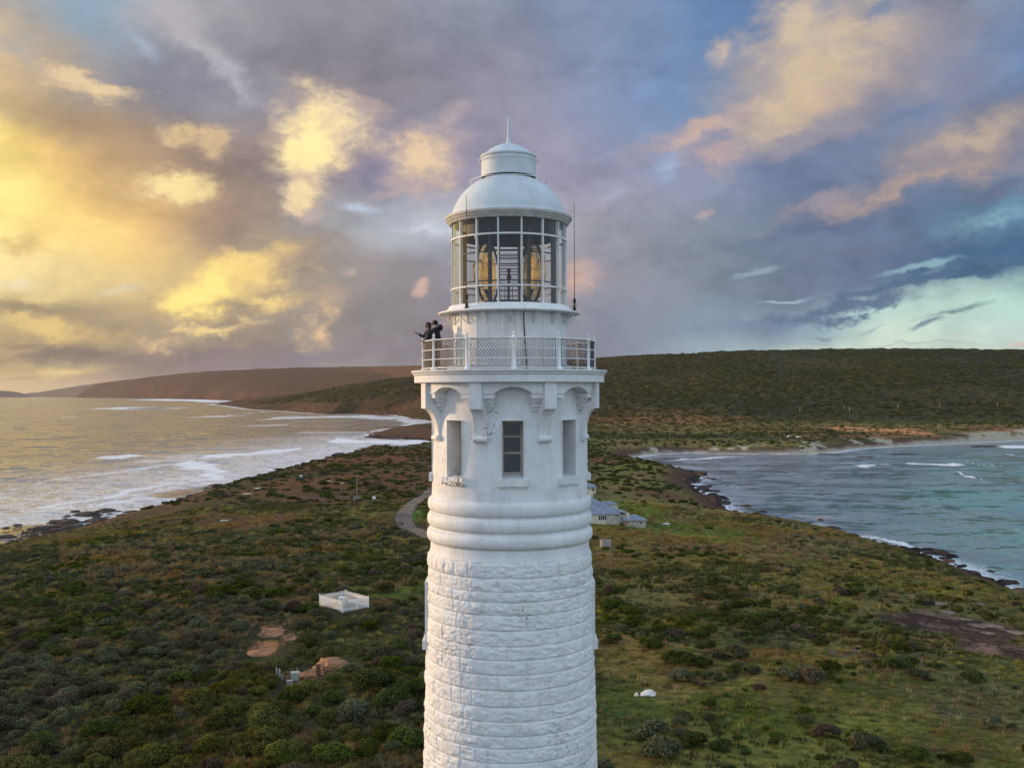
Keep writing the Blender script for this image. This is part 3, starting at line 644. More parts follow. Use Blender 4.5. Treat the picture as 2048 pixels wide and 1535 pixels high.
# ------------------------------------------------------------------ sea
def build_sea():
    rad = [150.0]
    while rad[-1] < 21000: rad.append(rad[-1] * (1.008 if rad[-1] < 2500 else 1.03) + 0.05)
    rad = np.array([0.0] + rad); X, Y, Q = polar(rad); X = X.ravel(); Y = Y.ravel()
    sd = sdist(X, Y); x = X - CX; y = Y - CY; d = np.hypot(x, y); u = 1024 + F * x / np.maximum(y, 1)
    keep = sd < 60
    foam = np.zeros(len(X)); out = -sd
    wx = x + (fbm(x / 40, y / 60, 5, 4) - 0.5) * 50; wy = y + (fbm(x / 40, y / 60, 8, 4) - 0.5) * 70
    left = (u < 1000)
    sw = np.where(left, np.interp(d, [250, 450, 900, 1500, 3000, 9000], [9, 16, 22, 22, 26, 70]), np.interp(d, [200, 350, 700, 1000], [7, 8, 9, 12]))
    foam = np.maximum(foam, 0.95 * np.exp(-np.maximum(out, 0) / sw)); foam = np.maximum(foam, left * 0.75 * np.exp(-np.maximum(out, 0) / 220) * sst(1500, 900, d))
    def stroke(pts, wpx, k, hpx=None):
        W_ = np.array([at(*p) for p in pts]); m = None
        px = x[:, None] * 0
        best = np.zeros(len(X))
        for (ax, ay), (bx, by) in zip(W_[:-1], W_[1:]):
            ax -= CX; bx -= CX; ay -= CY; by -= CY
            dm = (ay + by) / 2; s = (F * 47) / dm / dm * 1.0       # pixels per metre in depth
            sx = F / dm
            px_, py_ = (wx - ax) * sx, (wy - ay) * s; qx, qy = (bx - ax) * sx, (by - ay) * s
            tt = np.clip((px_ * qx + py_ * qy) / (qx * qx + qy * qy + 1e-9), 0, 1)
            dd = np.hypot(px_ - tt * qx, py_ - tt * qy)
            best = np.maximum(best, sst(wpx, wpx * 0.25, dd))
        foam[:] = np.maximum(foam, best * k)
    stroke([(0, 1040), (120, 1000), (230, 985), (330, 960), (420, 945)], 26, 0.72)
    stroke([(60, 1010), (190, 992), (300, 975), (400, 955), (425, 938), (370, 925)], 12, 1.0)
    stroke([(130, 955), (250, 940), (370, 926)], 10, 0.75)
    stroke([(0, 985), (130, 960), (300, 935)], 14, 0.62)
    stroke([(200, 1008), (290, 1003), (330, 985)], 9, 0.9)
    stroke([(400, 912), (500, 906), (600, 898)], 8, 0.98); stroke([(300, 918), (450, 912), (620, 900)], 16, 0.6)
    stroke([(215, 913), (262, 916)], 4, 0.95); stroke([(480, 935), (600, 915), (700, 895)], 18, 0.6)
    stroke([(440, 830), (520, 824)], 4, 0.8); stroke([(400, 833), (470, 832)], 3, 0.7); stroke([(480, 852), (560, 850)], 3, 0.6); stroke([(600, 866), (720, 864)], 3, 0.6)
    stroke([(680, 878), (760, 884), (866, 884)], 8, 0.95); stroke([(720, 868), (800, 850), (866, 845)], 5, 0.85); stroke([(540, 836), (700, 832), (790, 836), (866, 848)], 5, 0.7)
    stroke([(210, 815), (300, 817), (370, 816)], 3, 0.8); stroke([(120, 835), (160, 832)], 3, 0.7)
    stroke([(300, 798), (400, 800), (450, 803)], 1.6, 1.0)
    stroke([(1790, 926), (1870, 928), (1900, 926)], 3.5, 0.95); stroke([(1915, 920), (1975, 928)], 3, 0.95); stroke([(1925, 945), (1970, 952)], 4, 0.95); stroke([(1715, 932), (1735, 932)], 2.5, 0.95)
    stroke([(2010, 908), (2048, 914)], 3, 0.95); stroke([(1665, 925), (1760, 930)], 2, 0.6); stroke([(2000, 893), (2048, 891)], 4, 0.95); stroke([(1385, 980), (1440, 990)], 7, 0.7); stroke([(1300, 930), (1380, 940)], 5, 0.6)
    stroke([(1430, 1010), (1490, 1035)], 6, 0.7); stroke([(1400, 955), (1420, 965)], 5, 0.6); stroke([(1300, 918), (1500, 915)], 2, 0.7)
    foam = foam * (1 - 0.75 * ell(X, Y, 130, 1072, 260, 24, SEA, .2, 6)); foam = foam * (1 - 0.5 * ell(X, Y, 470, 985, 160, 16, SEA, .2, 6))
    stroke([(1690, 1074), (1770, 1088), (1850, 1106), (1950, 1142), (2060, 1190)], 11, 0.98); stroke([(1400, 975), (1430, 1005), (1490, 1035), (1560, 1046), (1630, 1050)], 12, 0.85); stroke([(1900, 1120), (1980, 1150), (2060, 1176)], 12, 0.6)
    teal = sst(1350, 2000, u) * sst(1050, 450, d) * (u > 1200)
    teal = teal * (0.45 + 0.55 * sst(0.35, 0.6, fbm(x / 70, y / 90, 15, 4)))
    swell = (fbm(wx / 30, wy / 14, 71, 3) - 0.5)
    Z = SEA + swell * np.where(left, 0.9, 0.3) * sst(3, 30, out) * sst(3000, 1200, d)
    V = np.stack([X, Y, Z], -1); Q = Q[keep[Q].any(1)]
    idx = np.unique(Q); remap = -np.ones(len(X), int); remap[idx] = np.arange(len(idx)); Q = remap[Q]
    m, t = mat('sea_water'); P = t.pos(); P2 = t.mapping(P, sc=(1, 1, 0))
    fo = t.at('foam'); tl = t.at('teal'); lf = t.at('leftsea')
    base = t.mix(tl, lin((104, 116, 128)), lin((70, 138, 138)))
    base = t.mix(lf, base, lin((128, 102, 66)))  # golden left-hand base: reflected sunset sky put into the water colour
    big = t.noise(P2, 0.05, 5, 0.6); fine = t.noise(P2, 0.55, 7, 0.68, 0.4); wav = t.noise(t.mapping(P2, rot=(0, 0, 0.25), sc=(0.6, 1.5, 1)), 0.14, 6, 0.65, 0.6)
    patchy = t.m('ADD', t.m('MULTIPLY', fine, 0.5), t.m('MULTIPLY', t.noise(P2, 0.09, 6, 0.65, 1.2), 0.5))
    fm = t.mr(t.m('SUBTRACT', fo, t.m('MULTIPLY', t.m('SUBTRACT', patchy, 0.5), 2.4)), 0.34, 1.0, 0.0, 0.92)
    lace = t.mr(t.m('ABSOLUTE', t.m('SUBTRACT', t.noise(P2, 0.25, 6, 0.6, 1.0), 0.5)), 0.05, 0.0)
    fm = t.m('MAXIMUM', fm, t.m('MULTIPLY', lace, t.mr(fo, 0.25, 0.6, 0, 0.8)))
    tilt = t.m('ADD', wav, t.m('MULTIPLY', fine, 0.35))
    base = t.mix(t.mr(big, 0.4, 0.6, 0, 0.35), base, t.mix(1.0, base, (0.55, 0.6, 0.65), 'MULTIPLY'))
    v1 = t.noise(t.mapping(P2, rot=(0, 0, 0.3), sc=(0.7, 1.6, 1)), 0.035, 3, 0.6, 0.5, col=True); v2 = t.noise(t.mapping(P2, rot=(0, 0, 0.2), sc=(0.8, 1.4, 1)), 0.17, 6, 0.7, 0.4, col=True)
    vv = t.vm('ADD', t.vm('SCALE', t.vm('SUBTRACT', v1, (0.5, 0.5, 0.5)), scale=t.mr(lf, 0, 1, 0.40, 2.0, 'LINEAR')), t.vm('SCALE', t.vm('SUBTRACT', v2, (0.5, 0.5, 0.5)), scale=t.mr(lf, 0, 1, 0.55, 1.5, 'LINEAR')))
    nr = t.vm('NORMALIZE', t.vm('ADD', t.vm('MULTIPLY', vv, (1, 1, 0)), (0, 0, 1)))
    w = t.pbr(base, 0.12, nr, spec=1.0); f = t.pbr(t.mix(fine, (0.70, 0.72, 0.76), (0.90, 0.91, 0.93)), 0.8, t.bump(fine, 0.8, 0.6), spec=0.2)
    mx = t.n('ShaderNodeMixShader'); t.put(mx.inputs[0], fm); t.nt.links.new(w, mx.inputs[1]); t.nt.links.new(f, mx.inputs[2]); t.out(mx.outputs[0])
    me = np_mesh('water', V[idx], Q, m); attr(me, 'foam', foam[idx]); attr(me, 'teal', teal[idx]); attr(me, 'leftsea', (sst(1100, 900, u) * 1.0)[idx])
    o = bpy.data.objects.new('water', me); COL.objects.link(o); tag(o, kind='structure')
build_terrain(); build_sea()
# ------------------------------------------------------------------ lighthouse
def white_paint(name, chips=0.0, rough_stone=False, tint=(0.74, 0.755, 0.77)):
    m, t = mat(name); P = t.obj()
    n = t.noise(P, 1.6, 6, 0.65); nf = t.noise(t.mapping(P, sc=(1, 1, 4)), 7.0, 5, 0.6)
    c = t.mix(t.mr(n, 0.35, 0.68), tint, tuple(v * 0.86 for v in tint))
    c = t.mix(t.mr(t.noise(t.mapping(P, sc=(6, 6, 0.7)), 1.0, 5, 0.6), 0.50, 0.72, 0, 0.6), c, (0.58, 0.57, 0.53))
    c = t.mix(t.mr(t.noise(t.mapping(P, sc=(9, 9, 0.5)), 1.0, 4, 0.6), 0.62, 0.76, 0, 0.4), c, (0.50, 0.40, 0.30))
    if chips:
        z = t.noise(P, 0.62, 3, 0.5); sp = t.noise(t.mapping(P, sc=(1, 1, 1.5)), 9.0, 6, 0.75)
        k = t.m('MULTIPLY', t.mr(z, 0.62 - chips * 0.05, 0.68), t.mr(sp, 0.56, 0.60))
        c = t.mix(k, c, (0.13, 0.125, 0.12))
    h = t.m('ADD', t.m('MULTIPLY', nf, 0.6), n)
    t.out(t.pbr(c, 0.62, t.bump(h, 0.55, 0.035 if rough_stone else 0.02), spec=0.3)); return m
M_STONE = white_paint('painted_rock_faced_stone', 1.0, True)
M_SMOOTH = white_paint('painted_smooth_masonry', 1.0)
M_IRON = white_paint('painted_iron', 0.0, tint=(0.80, 0.80, 0.79))
M_DOME = white_paint('painted_dome_copper', 0.0, tint=(0.58, 0.65, 0.69))
M_BLACK = simple('black_cable', (0.02, 0.02, 0.022), 0.5)
M_WIRE = simple('dark_wire', (0.10, 0.10, 0.10), 0.5, metal=0.4)
M_DARK = simple('dark_bronze', (0.030, 0.032, 0.030), 0.45, metal=0.5)
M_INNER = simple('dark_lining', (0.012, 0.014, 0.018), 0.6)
M_WOODF = simple('weathered_window_frame', (0.42, 0.38, 0.31), 0.7)
def glassy(name, tint, refl=1.0, dark=None, trans=0.92):
    m, t = mat(name)
    tr = t.n('ShaderNodeBsdfTransparent'); t.put(tr.inputs[0], tuple(v * trans for v in tint))
    gl = t.n('ShaderNodeBsdfGlossy'); t.put(gl.inputs[0], (1, 1, 1)); gl.inputs['Roughness'].default_value = 0.02
    g = t.n('ShaderNodeNewGeometry'); cs = t.m('ABSOLUTE', t.vm('DOT_PRODUCT', g.outputs['Normal'], g.outputs['Incoming']))
    fr = t.m('MULTIPLY_ADD', t.m('POWER', t.m('SUBTRACT', 1.0, cs), 4.0), 0.90, 0.03)
    mx = t.n('ShaderNodeMixShader'); t.put(mx.inputs[0], t.m('MINIMUM', t.m('MULTIPLY', fr, refl), 0.95))
    t.nt.links.new(tr.outputs[0], mx.inputs[1]); t.nt.links.new(gl.outputs[0], mx.inputs[2]); t.out(mx.outputs[0]); return m
M_PANE = glassy('lantern_glass', (0.97, 0.98, 0.98), 1.15)
def lens_glass():
    m, t = mat('sunset_tinted_prism_glass'); P = t.obj()  # gold tint puts sunset light refracted by the prisms into the colour
    g = t.n('ShaderNodeBsdfGlossy'); g.inputs['Roughness'].default_value = 0.12; t.put(g.inputs[0], (1.0, 0.80, 0.42))
    tr = t.n('ShaderNodeBsdfTransparent'); t.put(tr.inputs[0], (1.0, 0.92, 0.68))
    d = t.n('ShaderNodeBsdfTranslucent'); t.put(d.inputs[0], (1.0, 0.88, 0.60))
    m1 = t.n('ShaderNodeMixShader'); m1.inputs[0].default_value = 0.72; t.nt.links.new(g.outputs[0], m1.inputs[1]); t.nt.links.new(tr.outputs[0], m1.inputs[2])
    m2 = t.n('ShaderNodeMixShader'); m2.inputs[0].default_value = 0.30; t.nt.links.new(m1.outputs[0], m2.inputs[1]); t.nt.links.new(d.outputs[0], m2.inputs[2]); t.out(m2.outputs[0]); return m
M_LENS = lens_glass()
def rotz(a): return Matrix.Rotation(-a, 4, 'Z')      # angle 0 faces the viewpoint (-Y), positive towards +X ... see pol()
def pol(r, a, z):
    """point at radius r, bearing a (0 = towards -Y, positive = +X), height z"""
    return Vector((r * math.sin(a), -r * math.cos(a), z))
def frame(a):
    """local x = tangent (to +X at a=0), y = outward, z up"""
    o = Vector((math.sin(a), -math.cos(a), 0)); tx = Vector((math.cos(a), math.sin(a), 0))
    return Matrix((( tx.x, o.x, 0, 0), (tx.y, o.y, 0, 0), (0, 0, 1, 0), (0, 0, 0, 1)))
OFF = R(2.5)
COURSES = [24.70, 24.63, 24.16, 23.74, 23.43, 23.02, 22.54, 22.06, 21.64, 21.18, 20.70, 20.19, 19.74, 19.30, 18.93, 18.48]
while COURSES[-1] > -1.2: COURSES.append(COURSES[-1] - 0.40 - 0.12 * ((len(COURSES) * 7919) % 10) / 10)
def build_lighthouse():
    L = empty('lighthouse', (0, 0, 0))
    tag(L, 'tall white round stone lighthouse with a glazed lantern, domed roof and railed gallery', 'lighthouse')
    # --- rock-faced shaft
    def rad_at(z): return 2.70 + (24.7 - z) * 0.0235 + max(0, 3 - z) ** 2 * 0.03
    zs = []
    ztop = 24.70; z = ztop
    while z > 15.5: zs.append(z); z -= 0.027
    while z > -1.2: zs.append(z); z -= 0.09
    zs = np.array(zs); na = 760; aa = np.linspace(0, 2 * PI, na, endpoint=False)
    C = np.array(COURSES[1:]); ci = np.searchsorted(-C, -zs)          # course index
    top = np.where(ci > 0, C[np.clip(ci - 1, 0, len(C) - 1)], 24.70); bot = C[np.clip(ci, 0, len(C) - 1)]
    tz = np.clip((top - zs) / np.maximum(top - bot, 1e-3), 0, 1)
    disp = np.zeros((len(zs), na))
    rng = np.random.RandomState(5)
    for c in range(len(C) + 1):
        rows = np.where(ci == c)[0]
        if not len(rows): continue
        # blocks round the course
        cuts = [rng.rand() * 0.4]
        while cuts[-1] < 2 * PI: cuts.append(cuts[-1] + 0.13 + 0.33 * rng.rand() ** 1.5)
        cuts = np.array(cuts[:-1]); bi = (np.searchsorted(cuts, aa) - 1) % len(cuts)
        nxt = np.append(cuts[1:], cuts[0] + 2 * PI); lo = cuts[bi]; hi = nxt[bi]
        a2 = np.where(aa < cuts[0], aa + 2 * PI, aa)
        e = np.minimum(a2 - lo, hi - a2) * 2.8                       # metres to the vertical joint
        proud = rng.rand(len(cuts))[bi] * 0.022 + 0.02; jt = (0.25 + 0.75 * rng.rand(len(cuts)))[bi]; rough = (0.35 + 0.9 * rng.rand(len(cuts)))[bi]
        x = a2[None, :] * 2.8; zz = zs[rows][:, None]
        n = fbm(x * 3.2 + 31 * c + 0 * zz, zz * 4.6 + 0 * x, 3, 5, 0.58)
        rg = 1 - np.abs(2 * fbm(x * 2.1 + 13 * c + 0 * zz, zz * 5.2 + x * 0.8, 23, 3) - 1)   # ridged flake scars
        t = tz[rows][:, None]
        hf = fbm(x * 11 + 7 * c + 0 * zz, zz * 15 + 0 * x, 43, 4, 0.6); t = np.clip(t + (n - 0.5) * 0.12, 0, 1)
        edge = sst(0, 0.10, np.minimum(t * 1.8, 1 - t)) * (1 - 0.75 * jt * sst(0.035, 0.0, e))[None, :]
        belly = np.sin(np.clip(t, 0, 1) * PI) ** 0.6
        soft = 0.35 if c == 0 else 1.0
        disp[rows] = soft * edge * (0.010 + 0.7 * proud[None, :] + rough[None, :] * (0.062 * (n - 0.38) + 0.026 * sst(0.60, 0.72, rg) * belly) + 0.034 * (hf - 0.5)) - 0.012 * sst(0.05, 0.0, np.minimum(t, 1 - t))
        if c == 0: disp[rows] *= sst(0, 1, t)
    RR = np.array([rad_at(q) for q in zs])[:, None] + disp
    X = RR * np.sin(aa); Y = -RR * np.cos(aa); Z = np.repeat(zs[:, None], na, 1)
    V = np.stack([X.ravel(), Y.ravel(), Z.ravel()], -1)
    i = np.arange(len(zs) - 1)[:, None] * na; j = np.arange(na)[None, :]; j2 = (j + 1) % na
    Q = np.stack([i + j, i + na + j, i + na + j2, i + j2], -1).reshape(-1, 4)
    me = np_mesh('rock_faced_shaft', V, Q, M_STONE); o = bpy.data.objects.new('rock_faced_shaft', me); COL.objects.link(o); o.parent = L
    # side windows of the shaft, seen in profile
    for a in (R(-90), R(90)):
        w = MB(); Mx = frame(a); r = 2.80
        for x0, x1, z0, z1, p in ((-0.52, -0.36, 21.75, 23.5, .035), (0.36, 0.52, 21.75, 23.5, .035), (-0.52, 0.52, 23.5, 23.68, .04), (-0.62, 0.62, 21.45, 21.745, .12)):
            w.box(x0, x1, r - 0.3, r + p, z0, z1, Mx)
        so = w.build('window_surround', M_SMOOTH, L, True)
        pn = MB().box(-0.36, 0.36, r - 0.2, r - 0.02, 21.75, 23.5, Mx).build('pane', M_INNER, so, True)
    # --- three roll mouldings
    prof = [(2.70, 24.70), (2.675, 24.78), (2.67, 24.98)]
    def torus(zc, rc, h, base):
        for q in range(11):
            a = -PI / 2 + PI * q / 10
            prof.append((base + (rc - base) * max(math.cos(a), 0) ** 0.8, zc + h * math.sin(a)))
    torus(25.27, 2.795, 0.215, 2.66); torus(25.78, 2.78, 0.22, 2.65); torus(26.28, 2.76, 0.23, 2.63)
    ring = MB().lathe(prof, 160).build('roll_mouldings', M_SMOOTH, L)
    # --- upper drum with eight windows (cut as real openings)
    def wall_r(z): return 2.63 - (z - 26.5) * 0.028
    NA = 8 * 24; zb = [26.50, 26.9, 27.28, 27.8, 28.4, 29.09, 29.5, 30.0, 30.32]
    hw = 0.33
    angs = []
    for kk in range(8):
        c = OFF + kk * PI / 4; da = hw / 2.58
        inner = list(np.linspace(c - da, c + da, 5)); rest = list(np.linspace(c + da, c + PI / 4 - da, 14)[1:-1])
        angs += [(a, True) for a in inner[:-1]] + [(inner[-1], False)] + [(a, False) for a in rest]
    n = len(angs); w = MB()
    vs = [pol(wall_r(z), a, z) for z in zb for a, _ in angs]
    fs = []
    for r in range(len(zb) - 1):
        for q in range(n):
            if angs[q][1] and 27.28 - 1e-6 <= zb[r] < 29.09 - 1e-6: continue
            fs.append((r * n + q, r * n + (q + 1) % n, (r + 1) * n + (q + 1) % n, (r + 1) * n + q))
    w.add(vs, fs, True)
    drum = w.build('upper_drum', M_SMOOTH, L)
    for kk in range(8):
        a = OFF + kk * PI / 4; Mx = frame(a); win = empty('window', parent=L)
        dep = 0.70; r = 2.56; rv = MB()
        # reveal: four inner faces
        for (x0, z0, x1, z1) in ((-hw, 27.28, -hw, 29.09), (hw, 29.09, hw, 27.28), (-hw, 29.09, hw, 29.09), (hw, 27.28, -hw, 27.28)):
            rv.add([Mx @ Vector(p) for p in ((x0, r + 0.055, z0), (x1, r + 0.055, z1), (x1, r - dep, z1), (x0, r - dep, z0))], [(0, 1, 2, 3)])
        rv.build('reveal', M_SMOOTH, win, True)
        fr = MB(); y0, y1 = r - 0.58, r - 0.51
        fr.box(-hw + .002, -hw + .065, y0, y1, 27.285, 29.085, Mx); fr.box(hw - .065, hw - .002, y0, y1, 27.285, 29.085, Mx)
        for z0, z1 in ((27.285, 27.44), (28.02, 28.08), (28.55, 28.61), (28.98, 29.085)): fr.box(-hw + .067, hw - .067, y0 + .002, y1 - .002, z0, z1, Mx)
        fr.build('frame', M_WOODF, win, True)
        MB().box(-hw + .06, hw - .06, y0 + .02, y0 + .035, 27.4, 29.0, Mx).build('pane', M_WGLASS, win, True)
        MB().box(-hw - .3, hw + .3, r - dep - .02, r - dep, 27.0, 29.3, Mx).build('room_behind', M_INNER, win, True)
        sl = MB().box(-0.48, 0.48, r - 0.1, r + 0.15, 27.03, 27.27, Mx)
        sl.add([Mx @ Vector(p) for p in ((-hw, r + .14, 27.272), (hw, r + .14, 27.272), (hw, r - .51, 27.36), (-hw, r - .51, 27.36), (-hw, r + .05, 27.27), (hw, r + .05, 27.27), (hw, r - .51, 27.27), (-hw, r - .51, 27.27))], [(0, 1, 2, 3), (0, 3, 7, 4), (1, 5, 6, 2)])
        sl.build('sill', M_SILL if kk in (7, 0) and False else (M_SILLW if kk == 7 else M_SMOOTH), win, True)
    # --- machicolation: corbels, arched aprons, consoles
    for kk in range(8):
        a = OFF + PI / 8 + kk * PI / 4; Mx = frame(a); hw2 = 0.205
        pts = [(3.09, 30.30), (3.09, 29.46)]
        for q in range(1, 13):      # concave sweep back to the wall
            s = q / 12 * PI / 2; pts.append((3.06 - 0.42 * math.sin(s), 29.45 - 0.93 * (1 - math.cos(s))))
        pts += [(2.64, 28.50), (2.45, 28.50), (2.45, 30.30)]
        w = MB(); k2 = len(pts)
        w.add([Mx @ Vector((-hw2, y, z)) for y, z in pts] + [Mx @ Vector((hw2, y, z)) for y, z in pts],
              [tuple(range(k2)), tuple(range(k2, 2 * k2))[::-1]] + [(i_, i_ + k2, (i_ + 1) % k2 + k2, (i_ + 1) % k2) for i_ in range(k2)])
        c = w.build('corbel', M_SMOOTH, L, True)
        MB().tube([Mx @ Vector((-hw2 - .02, 2.645, 28.50)), Mx @ Vector((hw2 + .02, 2.645, 28.50))], 0.095, 14, smooth=False).build('scroll', M_SMOOTH, c)
        # apron with segmental arch on the bay to the right of this corbel
        b0 = a + 0.205 / 3.0; b1 = a + PI / 4 - 0.205 / 3.0; mid = (b0 + b1) / 2; half = (b1 - b0) / 2
        nq = 24; w = MB(); ro, ri = 2.97, 2.50
        def zb_(tt):    # tt -1..1 across the bay
            if abs(tt) > 0.56: return 29.99
            return 29.99 + 0.16 * (1 - (tt / 0.56) ** 2) ** 0.85
        tts = sorted(set([-1 + 2 * q / nq for q in range(nq + 1)] + [-0.56, 0.56])); vs = []
        for tt in tts:
            an = mid + half * tt; zq = zb_(tt)
            vs += [pol(ro, an, 30.32), pol(ro, an, zq), pol(ri, an, zq), pol(ri, an, 30.32)]
        fs = [(4 * q + e, 4 * q + 4 + e, 4 * q + 4 + (e + 1) % 4, 4 * q + (e + 1) % 4) for q in range(len(tts) - 1) for e in range(3)]
        w.add(vs, fs); w.build('arched_apron', M_SMOOTH, L, True)
        for side in (-1, 1):        # console stones carrying the arch
            w = MB(); t0, t1 = (1.0, 0.60) if side > 0 else (-1.0, -0.60)
            for (ra, z0, z1, tin) in ((2.99, 29.935, 29.985, 0.0), (2.95, 29.80, 29.935, 0.02), (2.86, 29.735, 29.80, 0.05), (2.80, 29.66, 29.735, 0.07), (2.72, 29.52, 29.66, 0.10), (2.64, 29.40, 29.52, 0.14)):
                s0, s1 = mid + half * t0, mid + half * (t1 + side * tin); nn = 4; vs = []
                for q in range(nn + 1):
                    an = s0 + (s1 - s0) * q / nn
                    vs += [pol(ra, an, z1), pol(ra, an, z0), pol(2.45, an, z0), pol(2.45, an, z1)]
                fs = [(4 * q + e, 4 * q + 4 + e, 4 * q + 4 + (e + 1) % 4, 4 * q + (e + 1) % 4) for q in range(nn) for e in range(4)] + [(0, 1, 2, 3), (4 * nn + 3, 4 * nn + 2, 4 * nn + 1, 4 * nn)]
                w.add(vs, fs)
            w.build('console', M_SMOOTH, L, True)
    cor = MB().lathe([(2.4, 30.302), (3.20, 30.302), (3.205, 30.315), (3.205, 30.53), (3.215, 30.54), (3.225, 30.545), (3.25, 30.57), (3.255, 30.60), (3.265, 30.605), (3.30, 30.645), (3.31, 30.68), (3.30, 30.70), (2.95, 30.705)], 160, smooth=False)
    cor.build('cornice', M_SMOOTH, L)
    MB().lathe([(1.8, 30.66), (2.97, 30.66), (2.97, 30.707), (2.955, 30.708)], 128, smooth=False).build('gallery_deck', M_DECK, L)
    # --- railing
    G = empty('gallery_railing', parent=L); rr = 2.90
    P0 = R(3.1)
    for kk in range(12):
        a = P0 + kk * PI / 6
        pr = [(0.10, 30.708), (0.10, 30.74), (0.062, 30.76), (0.062, 30.80), (0.048, 30.82), (0.048, 31.62), (0.06, 31.64), (0.075, 31.66), (0.075, 31.70), (0.055, 31.73), (0.03, 31.76), (0.028, 31.78), (0.05, 31.80), (0.045, 31.83), (0.018, 31.87), (0.006, 31.92)]
        Mx = Matrix.Translation(pol(rr, a, 0)); MB().lathe(pr, 10, M=Mx).build('post', M_IRON, G)
    for z, r_ in ((31.68, 0.021), (31.36, 0.016), (31.05, 0.016), (30.74 + .03, 0.021)):
        MB().tube([pol(rr, 2 * PI * q / 96, z) for q in range(97)], r_, 6, False).build('rail', M_IRON, G)
    for kk in range(12):
        a0 = P0 + kk * PI / 6 + 0.04; a1 = P0 + (kk + 1) * PI / 6 - 0.04; w = MB(); ri = rr - 0.035
        z0, z1 = 30.80, 31.66; W_ = (a1 - a0) * ri; ncol = int(W_ / 0.10); cw = W_ / ncol; ch = 0.066; nrow = int((z1 - z0) / ch)
        def q_(x, z): return pol(ri, a0 + x / ri, z)
        def wire(p, q, r=0.0065):
            d = (q - p); s = Vector((0, 0, 1)).cross(d).normalized() * r if abs(d.z) < 0.9 * d.length else Vector((1, 0, 0)).cross(d).normalized() * r
            u = d.cross(s).normalized() * r; b = len(w.v)
            w.v += [tuple(p + s), tuple(p - s * 0.5 + u), tuple(p - s * 0.5 - u), tuple(q + s), tuple(q - s * 0.5 + u), tuple(q - s * 0.5 - u)]
            w.f += [(b, b + 1, b + 4, b + 3), (b + 1, b + 2, b + 5, b + 4), (b + 2, b, b + 3, b + 5)]; w.sm += [False] * 3
        for r_ in range(nrow):       # hexagonal netting
            for c in range(ncol):
                ox = cw * (c + 0.5 * (r_ % 2)); zt = z0 + ch * r_
                xa, xb, xc = ox, ox + cw * 0.28, ox + cw * 0.5
                if xc + cw * 0.3 > W_: continue
                wire(q_(ox, zt), q_(ox + cw * 0.34, zt)); wire(q_(ox + cw * 0.34, zt), q_(ox + cw * 0.5, zt + ch))
                wire(q_(ox + cw * 0.84, zt + ch), q_(ox + cw, zt)) if ox + cw < W_ else None
        for p, q in (((0, z0), (W_, z0)), ((0, z1), (W_, z1)), ((0, z0), (0, z1)), ((W_, z0), (W_, z1))):
            k_ = 6
            for s in range(k_):
                f0, f1 = s / k_, (s + 1) / k_
                wire(q_(p[0] + (q[0] - p[0]) * f0, p[1] + (q[1] - p[1]) * f0), q_(p[0] + (q[0] - p[0]) * f1, p[1] + (q[1] - p[1]) * f1), 0.011)
        for x in (0.06, W_ - 0.06):
            for z in (z0, z1): w.ball(q_(x, z), 0.028, 6, 4)
        w.build('netting', M_WIRE, G)
    # --- lantern base (murette)
    MB().lathe([(2.10, 30.662), (2.10, 30.86), (2.04, 30.88), (1.94, 30.89), (1.94, 32.62)], 96, smooth=False).build('lantern_base', M_IRON, L)
    for kk in range(16):
        a = R(12.5) + kk * PI / 8; Mx = frame(a); MB().box(-0.03, 0.03, 1.90, 1.965, 30.90, 32.60, Mx).build('cover_strip', M_IRON, L, True)
    plate = MB().lathe([(1.90, 32.60), (2.30, 32.585), (2.40, 32.60), (2.405, 32.635), (2.38, 32.655), (2.12, 32.70), (2.10, 32.76), (2.05, 32.80), (2.03, 32.86), (1.90, 32.88)], 128)
    pl = plate.build('lantern_walkway', M_IRON, L)
    for kk in range(16):            # scrolled iron brackets
        a = R(1.2) + kk * PI / 8; Mx = frame(a); w = MB()
        w.tube([Mx @ Vector((0, 1.95, 32.56)), Mx @ Vector((0, 2.30, 32.56))], 0.016, 5)
        w.tube([Mx @ Vector((0, 1.96, 32.25)), Mx @ Vector((0, 1.955, 32.56))], 0.016, 5)
        pts = []
        for q in range(22):
            s = q / 21; an = -PI * 0.55 + s * PI * 2.4; rd = 0.135 * (1 - 0.72 * s); pts.append(Mx @ Vector((0, 2.10 - rd * math.cos(an) * 0.9, 32.43 + rd * math.sin(an))))
        w.tube(pts, 0.013, 5)
        w.tube([Mx @ Vector((0, 1.97 + 0.30 * s, 32.27 + 0.27 * s ** 1.8)) for s in [q / 8 for q in range(9)]], 0.014, 5)
        w.ball(Mx @ Vector((0, 1.975, 32.24)), 0.03, 6, 4)
        w.build('scroll_bracket', M_IRON, L)
    hose = MB().tube([pol(2.13, R(14), 32.62), pol(2.01, R(13.6), 32.50), pol(1.985, R(14.2), 32.1), pol(1.99, R(15.4), 31.5), pol(2.0, R(15.8), 31.1), pol(2.15, R(15.6), 30.72)], 0.017, 6); hose.build('hanging_cable', M_BLACK, L)
    # --- glazing
    gz0, gz1 = 32.86, 35.63; rg = 1.93
    GL = empty('lantern_glazing', parent=L)
    w = MB()
    for kk in range(16):
        a = R(12.5) + kk * PI / 8; Mx = frame(a)
        w.box(-0.020, 0.020, rg - 0.07, rg + 0.030, gz0, gz1, Mx)
    w.build('vertical_bars', M_IRON, GL, True)
    w = MB()
    for z, h in ((33.42, 0.024), (35.08, 0.026)): w.lathe([(rg - 0.05, z - h), (rg + 0.034, z - h), (rg + 0.034, z + h), (rg - 0.05, z + h)], 96, closed=True, smooth=False)
